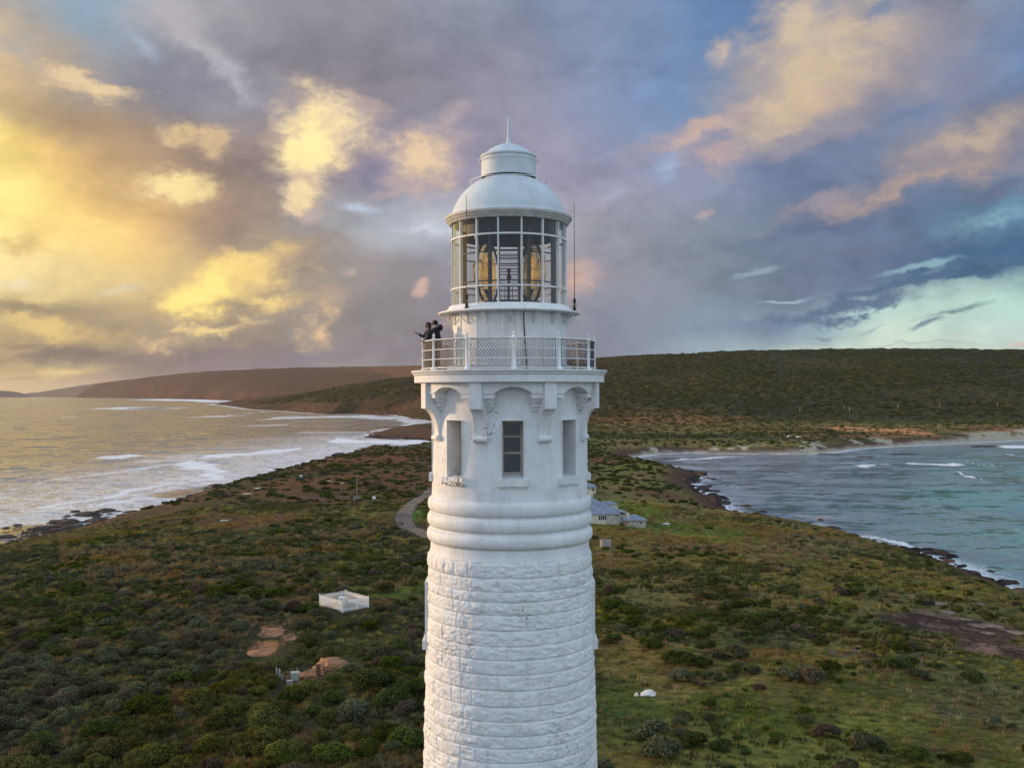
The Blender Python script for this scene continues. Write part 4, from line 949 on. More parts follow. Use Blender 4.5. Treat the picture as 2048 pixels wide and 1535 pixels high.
    w.lathe([(rg - 0.07, gz1 - 0.02), (rg + 0.045, gz1 - 0.02), (rg + 0.045, gz1 + 0.05), (rg - 0.07, gz1 + 0.05)], 96, closed=True, smooth=False)
    w.build('horizontal_bars', M_IRON, GL, True)
    for lo, hi in ((gz0, 33.40), (33.44, 35.06), (35.10, gz1)):
        MB().lathe([(rg, lo), (rg, hi)], 128).build('glass_ring', M_PANE, GL)
    w = MB()                       # hand holds on the bars
    for kk in range(16):
        a = R(12.5) + kk * PI / 8; Mx = frame(a)
        if kk % 2: continue
        for z in (33.42, 34.30, 35.0):
            w = MB(); w.tube([Mx @ Vector(p) for p in ((0, rg + .02, z - .07), (0, rg + .10, z - .07), (0, rg + .10, z + .09), (0, rg + .02, z + .09))], 0.008, 5, smooth=False); w.build('hand_grip', M_IRON, GL)
    MB().lathe([(1.88, 32.87), (0.0, 32.875)], 48).build('lantern_floor', M_DARK, L)
    w = MB()                       # dark ventilated frieze inside the head of the glazing
    w.lathe([(1.60, 35.13), (1.62, 35.25), (1.66, 35.66), (1.2, 36.35), (0.4, 36.7), (0.0, 36.72)], 48); w.build('inner_ceiling', M_INNER, L)
    w = MB(); 
    for kk in range(8): 
        a = R(12.5 + 11) + kk * PI / 4; Mx = frame(a); w.box(-0.05, 0.05, 1.60, 1.70, 32.88, 35.3, Mx)
    w.build('inner_posts', M_DARK, L, True)
    w = MB()
    for z in (33.6, 34.55): w.lathe([(1.66, z - .02), (1.70, z - .02), (1.70, z + .02), (1.66, z + .02)], 48, closed=True)
    w.build('inner_rings', M_DARK, L)
    # --- roof
    rim = MB().lathe([(1.90, 35.66), (1.99, 35.60), (2.02, 35.62), (2.05, 35.68), (2.08, 35.70), (2.11, 35.76), (2.14, 35.78), (2.155, 35.83), (2.15, 35.87), (2.06, 35.89), (1.98, 35.90), (1.90, 35.90)], 128, smooth=False)
    rim.build('gutter_rim', M_RIM, L)
    dm = [(1.975, 35.895), (1.93, 35.98), (1.88, 36.15), (1.78, 36.36), (1.66, 36.55), (1.50, 36.75), (1.33, 36.91), (1.14, 37.05), (0.98, 37.13), (0.86, 37.18)]
    # smooth the dome profile
    dp = []
    for q in range(41):
        s = q / 40 * (len(dm) - 1); i_ = min(int(s), len(dm) - 2); f = s - i_; p0, p1, p2, p3 = [dm[max(0, min(len(dm) - 1, i_ + e))] for e in (-1, 0, 1, 2)]
        dp.append(tuple(0.5 * (2 * p1[c] + (p2[c] - p0[c]) * f + (2 * p0[c] - 5 * p1[c] + 4 * p2[c] - p3[c]) * f * f + (3 * p1[c] - p0[c] - 3 * p2[c] + p3[c]) * f ** 3) for c in (0, 1)))
    MB().lathe(dp, 96).build('dome', M_DOME, L)
    V = empty('ventilator', parent=L)
    MB().lathe([(0.84, 37.17), (0.84, 37.26)], 64).build('vent_throat', M_INNER, V)
    MB().lathe([(0.90, 37.25), (0.93, 37.24), (0.925, 37.28), (0.92, 37.92)], 64).build('vent_drum', M_DOME, V)
    cap = [(0.90, 37.90), (0.945, 37.90), (0.955, 37.94), (0.945, 37.985), (0.88, 38.01), (0.80, 38.06), (0.66, 38.17), (0.48, 38.28), (0.28, 38.36), (0.12, 38.40), (0.09, 38.42), (0.06, 38.50), (0.042, 38.62), (0.038, 39.05), (0.028, 39.07), (0.026, 39.30), (0.012, 39.33), (0.0, 39.34)]
    MB().lathe(cap, 64).build('vent_cap', M_DOME, V)
    def hoop(r, z, rt, name, n_, tilt=0.0, par=V, zin=None, rin=None):
        w = MB().tube([pol(r, 2 * PI * q / 72, z) for q in range(73)], rt, 5, False)
        for q in range(n_):
            a = R(10) + 2 * PI * q / n_
            w.tube([pol(rin, a, zin), pol((r + rin) / 2, a, max(z, zin) + 0.02), pol(r, a, z)], rt, 5)
        w.build(name, M_IRON if name != 'grab_hoop' else M_IRON, par)
    hoop(1.01, 37.80, 0.012, 'grab_hoop', 8, zin=37.86, rin=0.93)
    hoop(1.30, 37.10, 0.013, 'dome_hoop', 8, zin=36.97, rin=1.24, par=L)
    # --- whip antennas
    for px, za in ((939.5, R(-41)), (1138.5, R(84))):
        A_ = empty('whip_antenna', parent=L); p = pol(2.22, za, 0)
        if px < 1000: p = pol(2.16, R(-39), 0)
        MB().tube([p + Vector((0, 0, 32.66)), p + Vector((0, 0, 33.5)), p + Vector((0, 0, 36.35))], [0.016, 0.014, 0.008], 6).build('whip', M_WIRE, A_)
        w = MB().tube([p + Vector((0, 0, 32.66)), p + Vector((0, 0, 33.12))], 0.03, 8)
        for z in (32.70, 32.78, 33.02, 33.09): w.ball(p + Vector((0, 0, z)), 0.062, 8, 5, (1, 1, .55))
        w.tube([p + Vector((-.10, 0, 32.66)), p + Vector((.10, 0, 32.9))], 0.012, 5); w.tube([p + Vector((.10, 0, 32.66)), p + Vector((-.10, 0, 32.9))], 0.012, 5)
        w.build('insulator', M_BLACK, A_)
    # --- lens apparatus: two bulging bull's-eye panels standing back to back
    A_ = empty('lens_apparatus', parent=L); zc = 34.02
    for side in (-1, 1):
        Mx = Matrix.Translation((0.02 + side * 0.62, 0.0, zc)) @ Matrix.Rotation(R(side * 20), 4, 'Z') @ Matrix.Rotation(R(90 * side), 4, 'Y')
        tilt = Matrix.Translation((0, 0, 0)) @ Matrix.Rotation(R(side * 0), 4, 'Z')
        Mx = tilt @ Mx
        w = MB(); prof = []
        rings = 15
        for q in range(rings):      # stepped prism rings, radius r from axis, height along axis
            r0 = 0.14 + (1.02 - 0.14) * q / rings; r1 = 0.14 + (1.02 - 0.14) * (q + 0.86) / rings
            h = lambda r_: 0.44 * math.sqrt(max(0.0, 1 - (r_ / 1.12) ** 2))
            prof += [(r0, h(r0) - 0.035), (r0 + 0.012, h(r0) + 0.02), (r1, h(r1) + 0.0)]
        pr = [(0.0, 0.48), (0.07, 0.475), (0.13, 0.45)] + prof
        w.lathe(pr, 56, M=Mx, smooth=False); w.build('prism_panel', M_LENS, A_)
        w = MB()
        w.lathe([(1.02, 0.08), (1.06, 0.08), (1.06, 0.15), (1.02, 0.15)], 48, M=Mx, closed=True)
        for q in range(8):
            an = q * PI / 4 + R(11); pts = []
            for s in range(7):
                r_ = 0.16 + (1.05 - 0.16) * s / 6; pts.append(Mx @ Vector((r_ * math.cos(an), r_ * math.sin(an), 0.455 * math.sqrt(max(0, 1 - (r_ / 1.12) ** 2)) + 0.03)))
            w.tube(pts, 0.011, 5)
        w.lathe([(0.45, 0.405), (0.48, 0.405), (0.48, 0.44), (0.45, 0.44)], 32, M=Mx, closed=True)
        w.build('panel_frame', M_DARK, A_)
        # dark metal cheeks that taper above and below the panel
        for s in (-1, 1):
            for yy in (-0.50, 0.50):
                w = MB()
                x0 = side * 0.50; pts = [Vector((x0 - side * .03, yy * 1.1, zc + s * 1.12)), Vector((x0 + side * .10, yy * .9, zc + s * 1.12)), Vector((x0 + side * 0.34, yy * 1.15, zc + s * 0.62)), Vector((x0 + side * 0.22, yy * 1.2, zc + s * 0.60))]
                off = Vector((0, 0.05 if yy > 0 else -0.05, 0)); a4 = pts + [p + off for p in pts]
                w.add(a4, [(0, 1, 2, 3), (7, 6, 5, 4), (0, 4, 5, 1), (1, 5, 6, 2), (2, 6, 7, 3), (3, 7, 4, 0)]); w.build('panel_cheek', M_DARK, A_, True)
    w = MB()
    for x in (-0.33, 0.36):
        for y in (-0.42, 0.42): w.box(x - .025, x + .025, y - .025, y + .025, 32.95, 35.15)
    for z in (33.05, 33.62, 34.02, 34.22, 34.55, 34.60, 34.85, 35.12):
        for y in (-0.42, 0.42): w.box(-0.304, 0.334, y - .014, y + .014, z - .014, z + .014)
    w.build('centre_frame', M_DARK, A_, True)
    MB().lathe([(0.0, 32.88), (0.95, 32.88), (0.95, 32.95), (1.12, 32.96), (1.12, 33.02), (0.0, 33.03)], 40, smooth=False).build('turntable', M_DARK, A_)
    w = MB(); w.lathe([(0.03, 33.03), (0.03, 33.60), (0.10, 33.61), (0.14, 33.64), (0.05, 33.68), (0.05, 33.75), (0.0, 33.75)], 16)
    w.lathe([(0.0, 33.75), (0.05, 33.78), (0.085, 33.86), (0.06, 33.97), (0.03, 34.00), (0.06, 34.05), (0.07, 34.16), (0.0, 34.18)], 16)
    for a in range(3): w.box(-0.22, 0.22, -0.01, 0.01, 33.60 + a * .0, 33.62, Matrix.Rotation(a * PI / 3, 4, 'Z'))
    for x in (-0.14, -0.05, 0.12): w.tube([(x, 0, 33.03), (x, 0, 33.6)], 0.012, 5)
    w.build('lamp', M_DARK, A_)
    return L
M_WGLASS = None
def _wg():
    m, t = mat('dark_window_glass'); n = t.noise(t.obj(), 2.0, 3)
    t.out(t.pbr(t.mix(n, (0.015, 0.018, 0.02), (0.05, 0.055, 0.06)), 0.08, spec=0.6)); return m
M_WGLASS = _wg()
def _sill():
    m, t = mat('peeling_sill_paint'); P = t.obj(); sp = t.noise(P, 11.0, 6, 0.75); z = t.noise(P, 2.2, 3)
    t.out(t.pbr(t.mix(t.mr(t.m('ADD', sp, t.m('MULTIPLY', z, 0.6)), 0.80, 0.86), (0.76, 0.77, 0.78), (0.14, 0.12, 0.10)), 0.7, t.bump(sp, 0.6, 0.02))); return m
M_SILL = M_SILLW = _sill()
M_DECK = simple('grey_deck', (0.30, 0.31, 0.32), 0.8)
M_RIM = simple('weathered_gutter', (0.50, 0.49, 0.47), 0.6)
build_lighthouse()
# ------------------------------------------------------------------ people on the gallery
def skinned(name, verts, edges, radii, m, parent=None, sub=1, root=0):
    me = bpy.data.meshes.new(name); me.from_pydata([tuple(v) for v in verts], edges, []); me.materials.append(m)
    o = bpy.data.objects.new(name, me); COL.objects.link(o)
    if parent: o.parent = parent
    sk = o.modifiers.new('skin', 'SKIN'); sk.use_smooth_shade = True
    for i, r in enumerate(radii):
        me.skin_vertices[0].data[i].radius = (r, r) if not isinstance(r, tuple) else r
        me.skin_vertices[0].data[i].use_root = (i == root)
    sb = o.modifiers.new('sub', 'SUBSURF'); sb.levels = sub; sb.render_levels = sub
    return o
M_SKIN = simple('skin', (0.32, 0.17, 0.11), 0.55); M_HAIR = simple('dark_hair', (0.012, 0.009, 0.008), 0.45)
M_NAVY = simple('navy_jacket', (0.018, 0.022, 0.036), 0.8); M_CHAR = simple('charcoal_jacket', (0.022, 0.024, 0.030), 0.8)
M_JEAN = simple('dark_jeans', (0.030, 0.036, 0.052), 0.85); M_SHOE = simple('black_shoes', (0.015, 0.014, 0.014), 0.5); M_COLLAR = simple('pale_collar', (0.55, 0.55, 0.55), 0.8)
def person(x, y, z, ht, face, label, woman):
    """figure facing -X turned by `face`; body one skinned surface, clothes and hair as parts"""
    s = ht / 1.70
    root = empty('person', (x, y, z), face); tag(root, label, 'person', 'couple at the gallery railing')
    # local: facing -X, left hand towards -Y
    def v(a, b, c): return (a * s, b * s, c * s)
    J = {}; V = []; Rr = []; Ed = []
    def j(n, p, r, to=None):
        J[n] = len(V); V.append(v(*p)); Rr.append(r * s if not isinstance(r, tuple) else (r[0] * s, r[1] * s))
        if to is not None: Ed.append((J[to], J[n]))
    lean = -0.05
    j('pelvis', (0, 0, 0.93), 0.135); j('waist', (-0.01, 0, 1.08), 0.12, 'pelvis'); j('chest', (lean, 0, 1.28), 0.15, 'waist'); j('neckb', (lean - .01, 0, 1.42), 0.085, 'chest')
    j('neck', (lean - .02, 0, 1.49), 0.052, 'neckb'); j('skull', (lean - .035, 0, 1.585), 0.088, 'neck'); j('crown', (lean - .02, 0, 1.655), 0.065, 'skull')
    for sd in (-1, 1):
        k_ = 'l' if sd < 0 else 'r'
        j('hip' + k_, (0, sd * .10, 0.88), 0.10, 'pelvis'); j('knee' + k_, (-0.03 if sd < 0 else 0.02, sd * .11, 0.48), 0.062, 'hip' + k_); j('ank' + k_, (0.03, sd * .11, 0.10), 0.042, 'knee' + k_); j('toe' + k_, (-0.13, sd * .12, 0.035), 0.034, 'ank' + k_)
        j('sh' + k_, (lean, sd * .17, 1.385), 0.066, 'neckb')
        if woman and sd > 0:      # arm stretched out to the left of the picture, palm up
            j('el' + k_, (-0.26, sd * .17, 1.20), 0.045, 'sh' + k_); j('wr' + k_, (-0.47, sd * .13, 1.335), 0.030, 'el' + k_); hand = (-0.54, sd * .12, 1.36)
        elif woman:
            j('el' + k_, (-0.07, sd * .24, 1.14), 0.045, 'sh' + k_); j('wr' + k_, (-0.24, sd * .16, 1.03), 0.030, 'el' + k_); hand = (-0.31, sd * .14, 1.03)
        else:
            j('el' + k_, (-0.03 + .02 * sd, sd * .25, 1.13), 0.048, 'sh' + k_); j('wr' + k_, (-0.23, sd * .17, 1.05), 0.032, 'el' + k_); hand = (-0.31, sd * .15, 1.05)
        j('palm' + k_, hand, (0.040, 0.018), 'wr' + k_)
        dx = Vector(hand) - Vector((V[J['wr' + k_]][0] / s, V[J['wr' + k_]][1] / s, V[J['wr' + k_]][2] / s)); dx.normalize()
        sy = Vector((0, 1, 0))
        for f in range(4):
            b = Vector(hand) + sy * (0.030 - 0.020 * f) * 1.0; ln = (0.075, 0.085, 0.08, 0.062)[f]; cz = 0.010 if woman and sd > 0 else -0.03
            p1 = b + dx * ln * 0.55 + Vector((0, 0, -cz * .3)); p2 = b + dx * ln + Vector((0, 0, cz))
            j('f%d%s' % (f, k_), tuple(p1), 0.0095, 'palm' + k_); j('g%d%s' % (f, k_), tuple(p2), 0.0075, 'f%d%s' % (f, k_))
        th = Vector(hand) - dx * 0.02 + sy * (0.045 * -sd); j('t' + k_, tuple(th), 0.011, 'palm' + k_); j('u' + k_, tuple(th + dx * 0.04), 0.009, 't' + k_)
    body = skinned('body', V, Ed, Rr, M_SKIN, root, 1, J['pelvis'])
    hx, hz = lean - .035, 1.585
    w = MB(); w.ball(v(hx - .092, 0, hz - .005), .017 * s, 6, 4, (1.2, .8, 1.3)); w.ball(v(hx - .075, 0, hz - .075), .030 * s, 8, 5)
    w.build('nose_and_chin', M_SKIN, root)
    w = MB(); [w.ball(v(hx - .082, e * .032, hz + .02), .010 * s, 6, 4) for e in (-1, 1)]; w.box(*[q * s for q in (hx - .092, hx - .085, -.022, .022, hz - .045, hz - .038)]); w.build('eyes_and_mouth', M_HAIR, root)
    for e in (-1, 1): MB().ball(v(hx + .01, e * .088, hz - .005), .024 * s, 6, 4, (.8, .4, 1.2)).build('ear', M_SKIN, root)
    # hair
    w = MB(); w.ball(v(hx + .022, 0, hz + .035), .108 * s, 14, 9, (1.0, .92, .95))
    if woman:
        for q in range(6): w.ball(v(hx + .055 + .008 * q, 0, hz - .03 - .05 * q), (.088 - .006 * q) * s, 10, 6, (.75, 1.05, 1))
    else: w.ball(v(hx + .05, 0, hz - .03), .08 * s, 10, 6, (.8, 1, 1.1))
    w.build('hair', M_HAIR, root)
    jm = M_CHAR if woman else M_NAVY
    # jacket: torso and sleeves as one skinned garment
    V2 = []; R2 = []; E2 = []; K = {}
    def g(n, src, r, to=None, off=(0, 0, 0)):
        K[n] = len(V2); p = V[J[src]]; V2.append((p[0] + off[0], p[1] + off[1], p[2] + off[2])); R2.append(r * s)
        if to: E2.append((K[to], K[n]))
    g('h', 'pelvis', .165, None, (0, 0, .0)); g('hem', 'pelvis', .165, 'h', (0, 0, -.10)); g('w', 'waist', .155, 'h'); g('c', 'chest', .185, 'w'); g('n', 'neckb', .115, 'c'); g('nk', 'neck', .078, 'n', (0, 0, -.03))
    for k_ in 'lr':
        g('s' + k_, 'sh' + k_, .088, 'n'); g('e' + k_, 'el' + k_, .064, 's' + k_)
        a_, b_ = Vector(V[J['el' + k_]]), Vector(V[J['wr' + k_]]); p = a_.lerp(b_, .82); K['x' + k_] = len(V2); V2.append(tuple(p)); R2.append(.046 * s); E2.append((K['e' + k_], K['x' + k_]))
    skinned('jacket', V2, E2, R2, jm, root, 1, K['h'])
    V3 = []; R3 = []; E3 = []
    V3.append(V[J['pelvis']]); R3.append(.15 * s)
    for k_ in 'lr':
        for n_, r in (('hip', .112), ('knee', .078), ('ank', .06)):
            V3.append(V[J[n_ + k_]]); R3.append(r * s); E3.append((0 if n_ == 'hip' else len(V3) - 2, len(V3) - 1))
    skinned('trousers', V3, E3, R3, M_JEAN, root, 1, 0)
    for sd in (-1, 1):
        w = MB(); w.ball(v(-.05, sd * .115, .05), .055 * s, 10, 6, (2.2, .85, .95)); w.ball(v(.03, sd * .11, .09), .055 * s, 8, 5, (1, .85, 1.1)); w.build('shoe', M_SHOE, root)
    if woman: MB().ball(v(.10, 0, 1.38), .09 * s, 10, 6, (.8, 1.3, .8)).build('hood', jm, root)
    else:
        MB().ball(v(.115, 0, 1.46), .105 * s, 12, 8, (.95, 1.35, 1.1)).build('hood', jm, root); MB().lathe([(.068 * s, 1.47 * s), (.088 * s, 1.47 * s), (.08 * s, 1.54 * s), (.062 * s, 1.54 * s)], 14, M=Matrix.Translation((lean * s, 0, 0)), closed=True).build('collar', M_COLLAR, root)
    return root
person(-2.62, -0.62, 30.708, 1.60, R(4), 'person with long dark hair, arm stretched out palm up over the railing', True)
person(-2.44, -0.12, 30.708, 1.70, R(-6), 'taller person in navy hooded jacket, short dark hair, behind the other', False)

# ------------------------------------------------------------------ buildings
M_ROOF = None
def _roof():
    m, t = mat('corrugated_iron_roof'); P = t.obj(); n = t.noise(P, 0.9, 5, 0.6); n2 = t.noise(t.mapping(P, sc=(14, 14, .4)), 1.0, 3)
    c = t.mix(t.mr(n, .35, .7), lin((112, 120, 136)), lin((138, 146, 160))); c = t.mix(t.mr(n2, .4, .65, 0, .4), c, lin((94, 102, 116)))
    t.out(t.pbr(c, 0.5, t.bump(n2, .4, .03), spec=0.4)); return m
def _stone(name, a, b, k):
    m, t = mat(name); P = t.obj(); v = t.vor(P, 2.6, 'DISTANCE_TO_EDGE'); cc = t.vor(P, 2.6, 'F1', 'Color')
    sp = t.n('ShaderNodeSeparateColor'); t.put(sp.inputs[0], cc); n = t.noise(P, 3.0, 4)
    c = t.mix(sp.outputs[0], lin(a), lin(b)); c = t.mix(t.mr(v, 0.0, 0.06), lin(k), c); c = t.mix(t.mr(n, .5, .7, 0, .4), c, lin(k))
    t.out(t.pbr(c, 0.9, t.bump(v, .6, .05), spec=0.2)); return m
M_ROOF = _roof(); M_RUBBLE = _stone('limestone_rubble', (196, 188, 172), (120, 116, 112), (214, 208, 196)); M_RENDER = simple('cream_render', lin((206, 198, 172)), 0.9, 0.08, 2.0)
M_WTRIM = simple('white_trim', (0.75, 0.74, 0.70), 0.7); M_OCHRE = _stone('ochre_rubble', (200, 152, 100), (150, 112, 84), (206, 170, 124))
def hip(w, x0, x1, y0, y1, ze, rise, over=0.35, run=None):
    x0 -= over; x1 += over; y0 -= over; y1 += over; d = min(x1 - x0, y1 - y0) / 2; run = run or d
    if x1 - x0 >= y1 - y0: a, b = (x0 + run, (y0 + y1) / 2, ze + rise), (x1 - run, (y0 + y1) / 2, ze + rise)
    else: a, b = ((x0 + x1) / 2, y0 + run, ze + rise), ((x0 + x1) / 2, y1 - run, ze + rise)
    v = [(x0, y0, ze), (x1, y0, ze), (x1, y1, ze), (x0, y1, ze), a, b] + [(x0, y0, ze - .12), (x1, y0, ze - .12), (x1, y1, ze - .12), (x0, y1, ze - .12)]
    if x1 - x0 >= y1 - y0: f = [(0, 1, 5, 4), (1, 2, 5), (2, 3, 4, 5), (3, 0, 4)]
    else: f = [(0, 1, 4), (1, 2, 5, 4), (2, 3, 5), (3, 0, 4, 5)]
    w.add(v, f + [(0, 6, 7, 1), (1, 7, 8, 2), (2, 8, 9, 3), (3, 9, 6, 0), (6, 9, 8, 7)]); return w
def window(parent, x, y, z, w_, h, nx=2, axis='x', d=-1):
    """window in a wall facing -y"""
    fr = MB(); t = .09; y0, y1 = y - .05, y + .02
    fr.box(x, x + w_, y0, y1, z, z + t); fr.box(x, x + w_, y0, y1, z + h - t, z + h)
    for i in range(nx + 1):
        xx = x + (w_ - t) * i / nx; fr.box(xx, xx + t, y0 + .003, y1, z + t + .002, z + h - t - .002)
    o = fr.build('window', M_WTRIM, parent, True)
    MB().box(x + .05, x + w_ - .05, y - .02, y + .01, z + .06, z + h - .06).build('pane', M_WGLASS, o, True)
def building(name, label, cat, px, py, rz, W_, D_, hw_, rise, wall=M_RUBBLE, over=.35):
    x, y, z = ground_at(px, py); r = empty(name, (x, y, z - .15), R(rz)); tag(r, label, cat, None)
    MB().box(-W_, 0, 0, D_, -0.6, hw_).build('wall', wall, r, True)
    hip(MB(), -W_, 0, 0, D_, hw_ + .004, rise, over).build('roof', M_ROOF, r, True)
    return r
# main cottage: origin at its front right corner
c = building('keepers_cottage', 'largest stone cottage with blue-grey hipped iron roof, half hidden behind the lighthouse', 'cottage', 1239, 1049, 3, 16, 15.5, 3.0, 4.3)
MB().box(-16, -3.4, -.06, -.01, -.5, 3.0).build('rendered_wall', M_RENDER, c, True)
window(c, -5.6, -.10, 1.35, 2.2, 1.35, 4); window(c, -11.0, -.10, 1.35, 1.4, 1.4, 2)
for xx, yy in ((-10, 5), (-6.5, 10)):
    MB().box(xx, xx + .9, yy, yy + .7, 4.6, 7.9).build('chimney', M_RENDER, c, True)
MB().box(0.01, 3.2, 5.5, 13, -.6, 2.2).build('rear_wing', M_RUBBLE, c, True)
MB().add([(-.5, 5.2, 3.35), (3.5, 5.2, 2.25), (3.5, 13.3, 2.25), (-.5, 13.3, 3.35), (-.5, 5.2, 3.25), (3.5, 5.2, 2.15), (3.5, 13.3, 2.15), (-.5, 13.3, 3.25)], [(0, 1, 2, 3), (7, 6, 5, 4), (0, 4, 5, 1), (1, 5, 6, 2), (2, 6, 7, 3)]).build('lean_to_roof', M_ROOF, c, True)
d = empty('dish', parent=c); d.location = (0.9, 4.6, 3.0)
MB().lathe([(0, 0), (.25, .05), (.42, .16)], 16, M=Matrix.Rotation(R(-60), 4, 'X')).build('dish_face', M_WTRIM, d); MB().tube([(0, 0, 0), (0, 0, -1)], .04).build('dish_stand', M_WTRIM, d)
b = building('outhouse', 'small stone outhouse with hipped iron roof and cream chimney, right of the largest cottage', 'outhouse', 1291.5, 1055, 4, 5.1, 4.2, 2.15, 1.25, M_RUBBLE, .5)
MB().box(-5.1 + .02, -4.5, -.08, -.01, -.5, 2.15).build('ochre_pier', M_OCHRE, b, True)
MB().box(-4.75, -4.15, .6, 1.3, 2.0, 3.9).build('chimney', M_RENDER, b, True); window(b, -1.6, -.06, 1.0, .7, .8, 1)
b = building('far_cottage', 'smaller pale cottage farther back, its hipped roof just showing above the largest one', 'cottage', 1192, 987, 2, 11, 9, 2.6, 1.9, M_RENDER, .6)
window(b, -1.6, -.06, 1.0, 1.0, 1.2, 2)
MB().box(-5, -4.3, 3, 3.7, 3.6, 5.6).build('chimney', M_RENDER, b, True)
b = building('garden_shed', 'low pale shed with white end wall behind the right end of the largest cottage', 'shed', 1236, 1018, 8, 5.5, 3.0, 1.7, .9, M_RENDER, .3)

# ------------------------------------------------------------------ fenced enclosures
M_PICKET = simple('white_pickets', (0.84, 0.83, 0.80), 0.7, 0.12, 4.0); M_GREYWOOD = simple('silvered_timber', (0.34, 0.32, 0.29), 0.85, 0.25, 4.0)
def picket_run(root, a, b, h, sp, m, w_=.085):
    a = Vector(a); b = Vector(b); d = b - a; n = max(2, int(d.length / sp)); u = d.normalized(); o = Vector((-u.y, u.x, 0)); w = MB()
    for i in range(n + 1):
        p = a + d * (i / n); hh = h * (0.97 + 0.05 * random.random())
        q = [p + u * (sx * w_ / 2) + o * (sy * .012) for sy in (-1, 1) for sx in (-1, 1)]
        w.add([v + Vector((0, 0, -.3)) for v in q] + [v + Vector((0, 0, hh - .06)) for v in q] + [p - o * .012 + Vector((0, 0, hh)), p + o * .012 + Vector((0, 0, hh))],
              [(0, 1, 5, 4), (2, 6, 7, 3), (0, 4, 6, 2), (1, 3, 7, 5), (4, 5, 8), (7, 6, 9), (4, 8, 9, 6), (5, 7, 9, 8)])
    w.build('picket_panel', m, root, True)
    w = MB()
    for z in (.35, h * .72):
        q = [a + o * .03, b + o * .03, b + o * .08, a + o * .08]; w.add([v + Vector((0, 0, z)) for v in q] + [v + Vector((0, 0, z + .09)) for v in q], [(3, 2, 1, 0), (4, 5, 6, 7), (0, 1, 5, 4), (1, 2, 6, 5), (2, 3, 7, 6), (3, 0, 4, 7)])
    w.build('rail', m, root, True)
xs = [ground_at(*p) for p in ((639.3, 1210), (685, 1225), (737, 1214), (691, 1201))]
cx_ = sum(p[0] for p in xs) / 4; cy_ = sum(p[1] for p in xs) / 4; cz_ = min(p[2] for p in xs)
pf = empty('picket_enclosure', (cx_, cy_, cz_)); tag(pf, 'white picket fence around a rectangular weather station plot in the scrub left of the lighthouse', 'fence')
cs = [Vector((p[0] - cx_, p[1] - cy_, 0)) for p in xs]
for i in range(4): picket_run(pf, cs[i], cs[(i + 1) % 4], 1.75, .19, M_PICKET, .085)
for i in range(4): MB().box(cs[i].x - .07, cs[i].x + .07, cs[i].y - .07, cs[i].y + .07, -.3, 1.85).build('corner_post', M_PICKET, pf, True)
g_ = cs[1].lerp(cs[2], .55); MB().box(g_.x - .07, g_.x + .07, g_.y - .07, g_.y + .07, -.3, 1.8).build('gate_post', M_PICKET, pf, True)
MB().add([c + Vector((0, 0, .05)) for c in cs], [(0, 1, 2, 3)]).build('gravel_bed', simple('pale_gravel', (.17, .16, .13), .95, .3, 6), pf)
st = empty('instrument_screen', (cx_ - .4, cy_ + .4, cz_)); tag(st, 'white box instrument on legs standing inside the white picket fence', 'instrument')
w = MB().box(-.45, .45, -.35, .35, .75, 1.45); w.build('box', M_PICKET, st, True); MB().lathe([(0, -.36), (.12, -.36), (.12, -.352)], 12, M=Matrix.Translation((0.05, -.0, 1.1)) @ Matrix.Rotation(R(90), 4, 'X') @ Matrix.Translation((0, 0, 0.715))).build('porthole', M_BLACK, st)
for a_, b_ in ((-.4, -.3), (.4, -.3), (-.4, .3), (.4, .3)): MB().box(a_ - .04, a_ + .04, b_ - .04, b_ + .04, 0, .748).build('leg', M_PICKET, st, True)
gr = empty('rain_gauge', (cx_ + .9, cy_ - .4, cz_)); tag(gr, 'low black round gauge beside the white box inside the picket fence', 'gauge')
MB().lathe([(.0, .5), (.55, .5), (.6, .42), (.5, .35), (.1, .3), (.1, .05)], 16, smooth=False).build('dish', M_BLACK, gr); MB().tube([(0, 0, 0), (0, 0, .5)], .05).build('stem', M_BLACK, gr)
x, y, z = ground_at(1212, 1096); rf = empty('round_enclosure', (x, y + 1.2, z)); tag(rf, 'round silvered timber paling enclosure with a shrub inside, near the cottages', 'fence')
w = MB()
for i in range(44):
    a = 2 * PI * i / 44; Mx = frame(a); h = 1.72 + .08 * random.random(); w.box(-.065, .065, 1.22, 1.25, -.3, h, Mx)
w.build('palings', M_GREYWOOD, rf, True)
for z_ in (.4, 1.4): MB().lathe([(1.18, z_), (1.215, z_), (1.215, z_ + .08), (1.18, z_ + .08)], 32, closed=True).build('hoop', M_GREYWOOD, rf)

# ------------------------------------------------------------------ poles, boxes and posts
M_POLE = simple('pale_timber_pole', (0.42, 0.38, 0.31), 0.85); M_RUST = simple('rusty_iron', (0.16, 0.075, 0.045), 0.85, 0.35, 6); M_CONC = simple('weathered_concrete', (0.24, 0.245, 0.22), 0.9, 0.2, 4); M_PALEG = simple('pale_green_tank', (0.30, 0.35, 0.30), 0.6, 0.12, 3)
def pole(px, py, top, label, arm=True, r=.11):
    x, y, z = ground_at(px, py); d = y - CY; h = (py - top) / F * d
    o = empty('power_pole', (x, y, z)); tag(o, label, 'pole', 'power poles beyond the bay')
    MB().tube([(0, 0, -.5), (0, 0, h)], [r * 1.3, r], 8).build('shaft', M_POLE, o)
    if arm: MB().box(-1.0, 1.0, -.05, .05, h - .55, h - .42).build('crossarm', M_POLE, o, True)
pole(1340, 876, 858, 'pale power pole on the flat behind the near end of the beach'); pole(1877, 866, 849, 'nearest power pole to the beach on the far right')
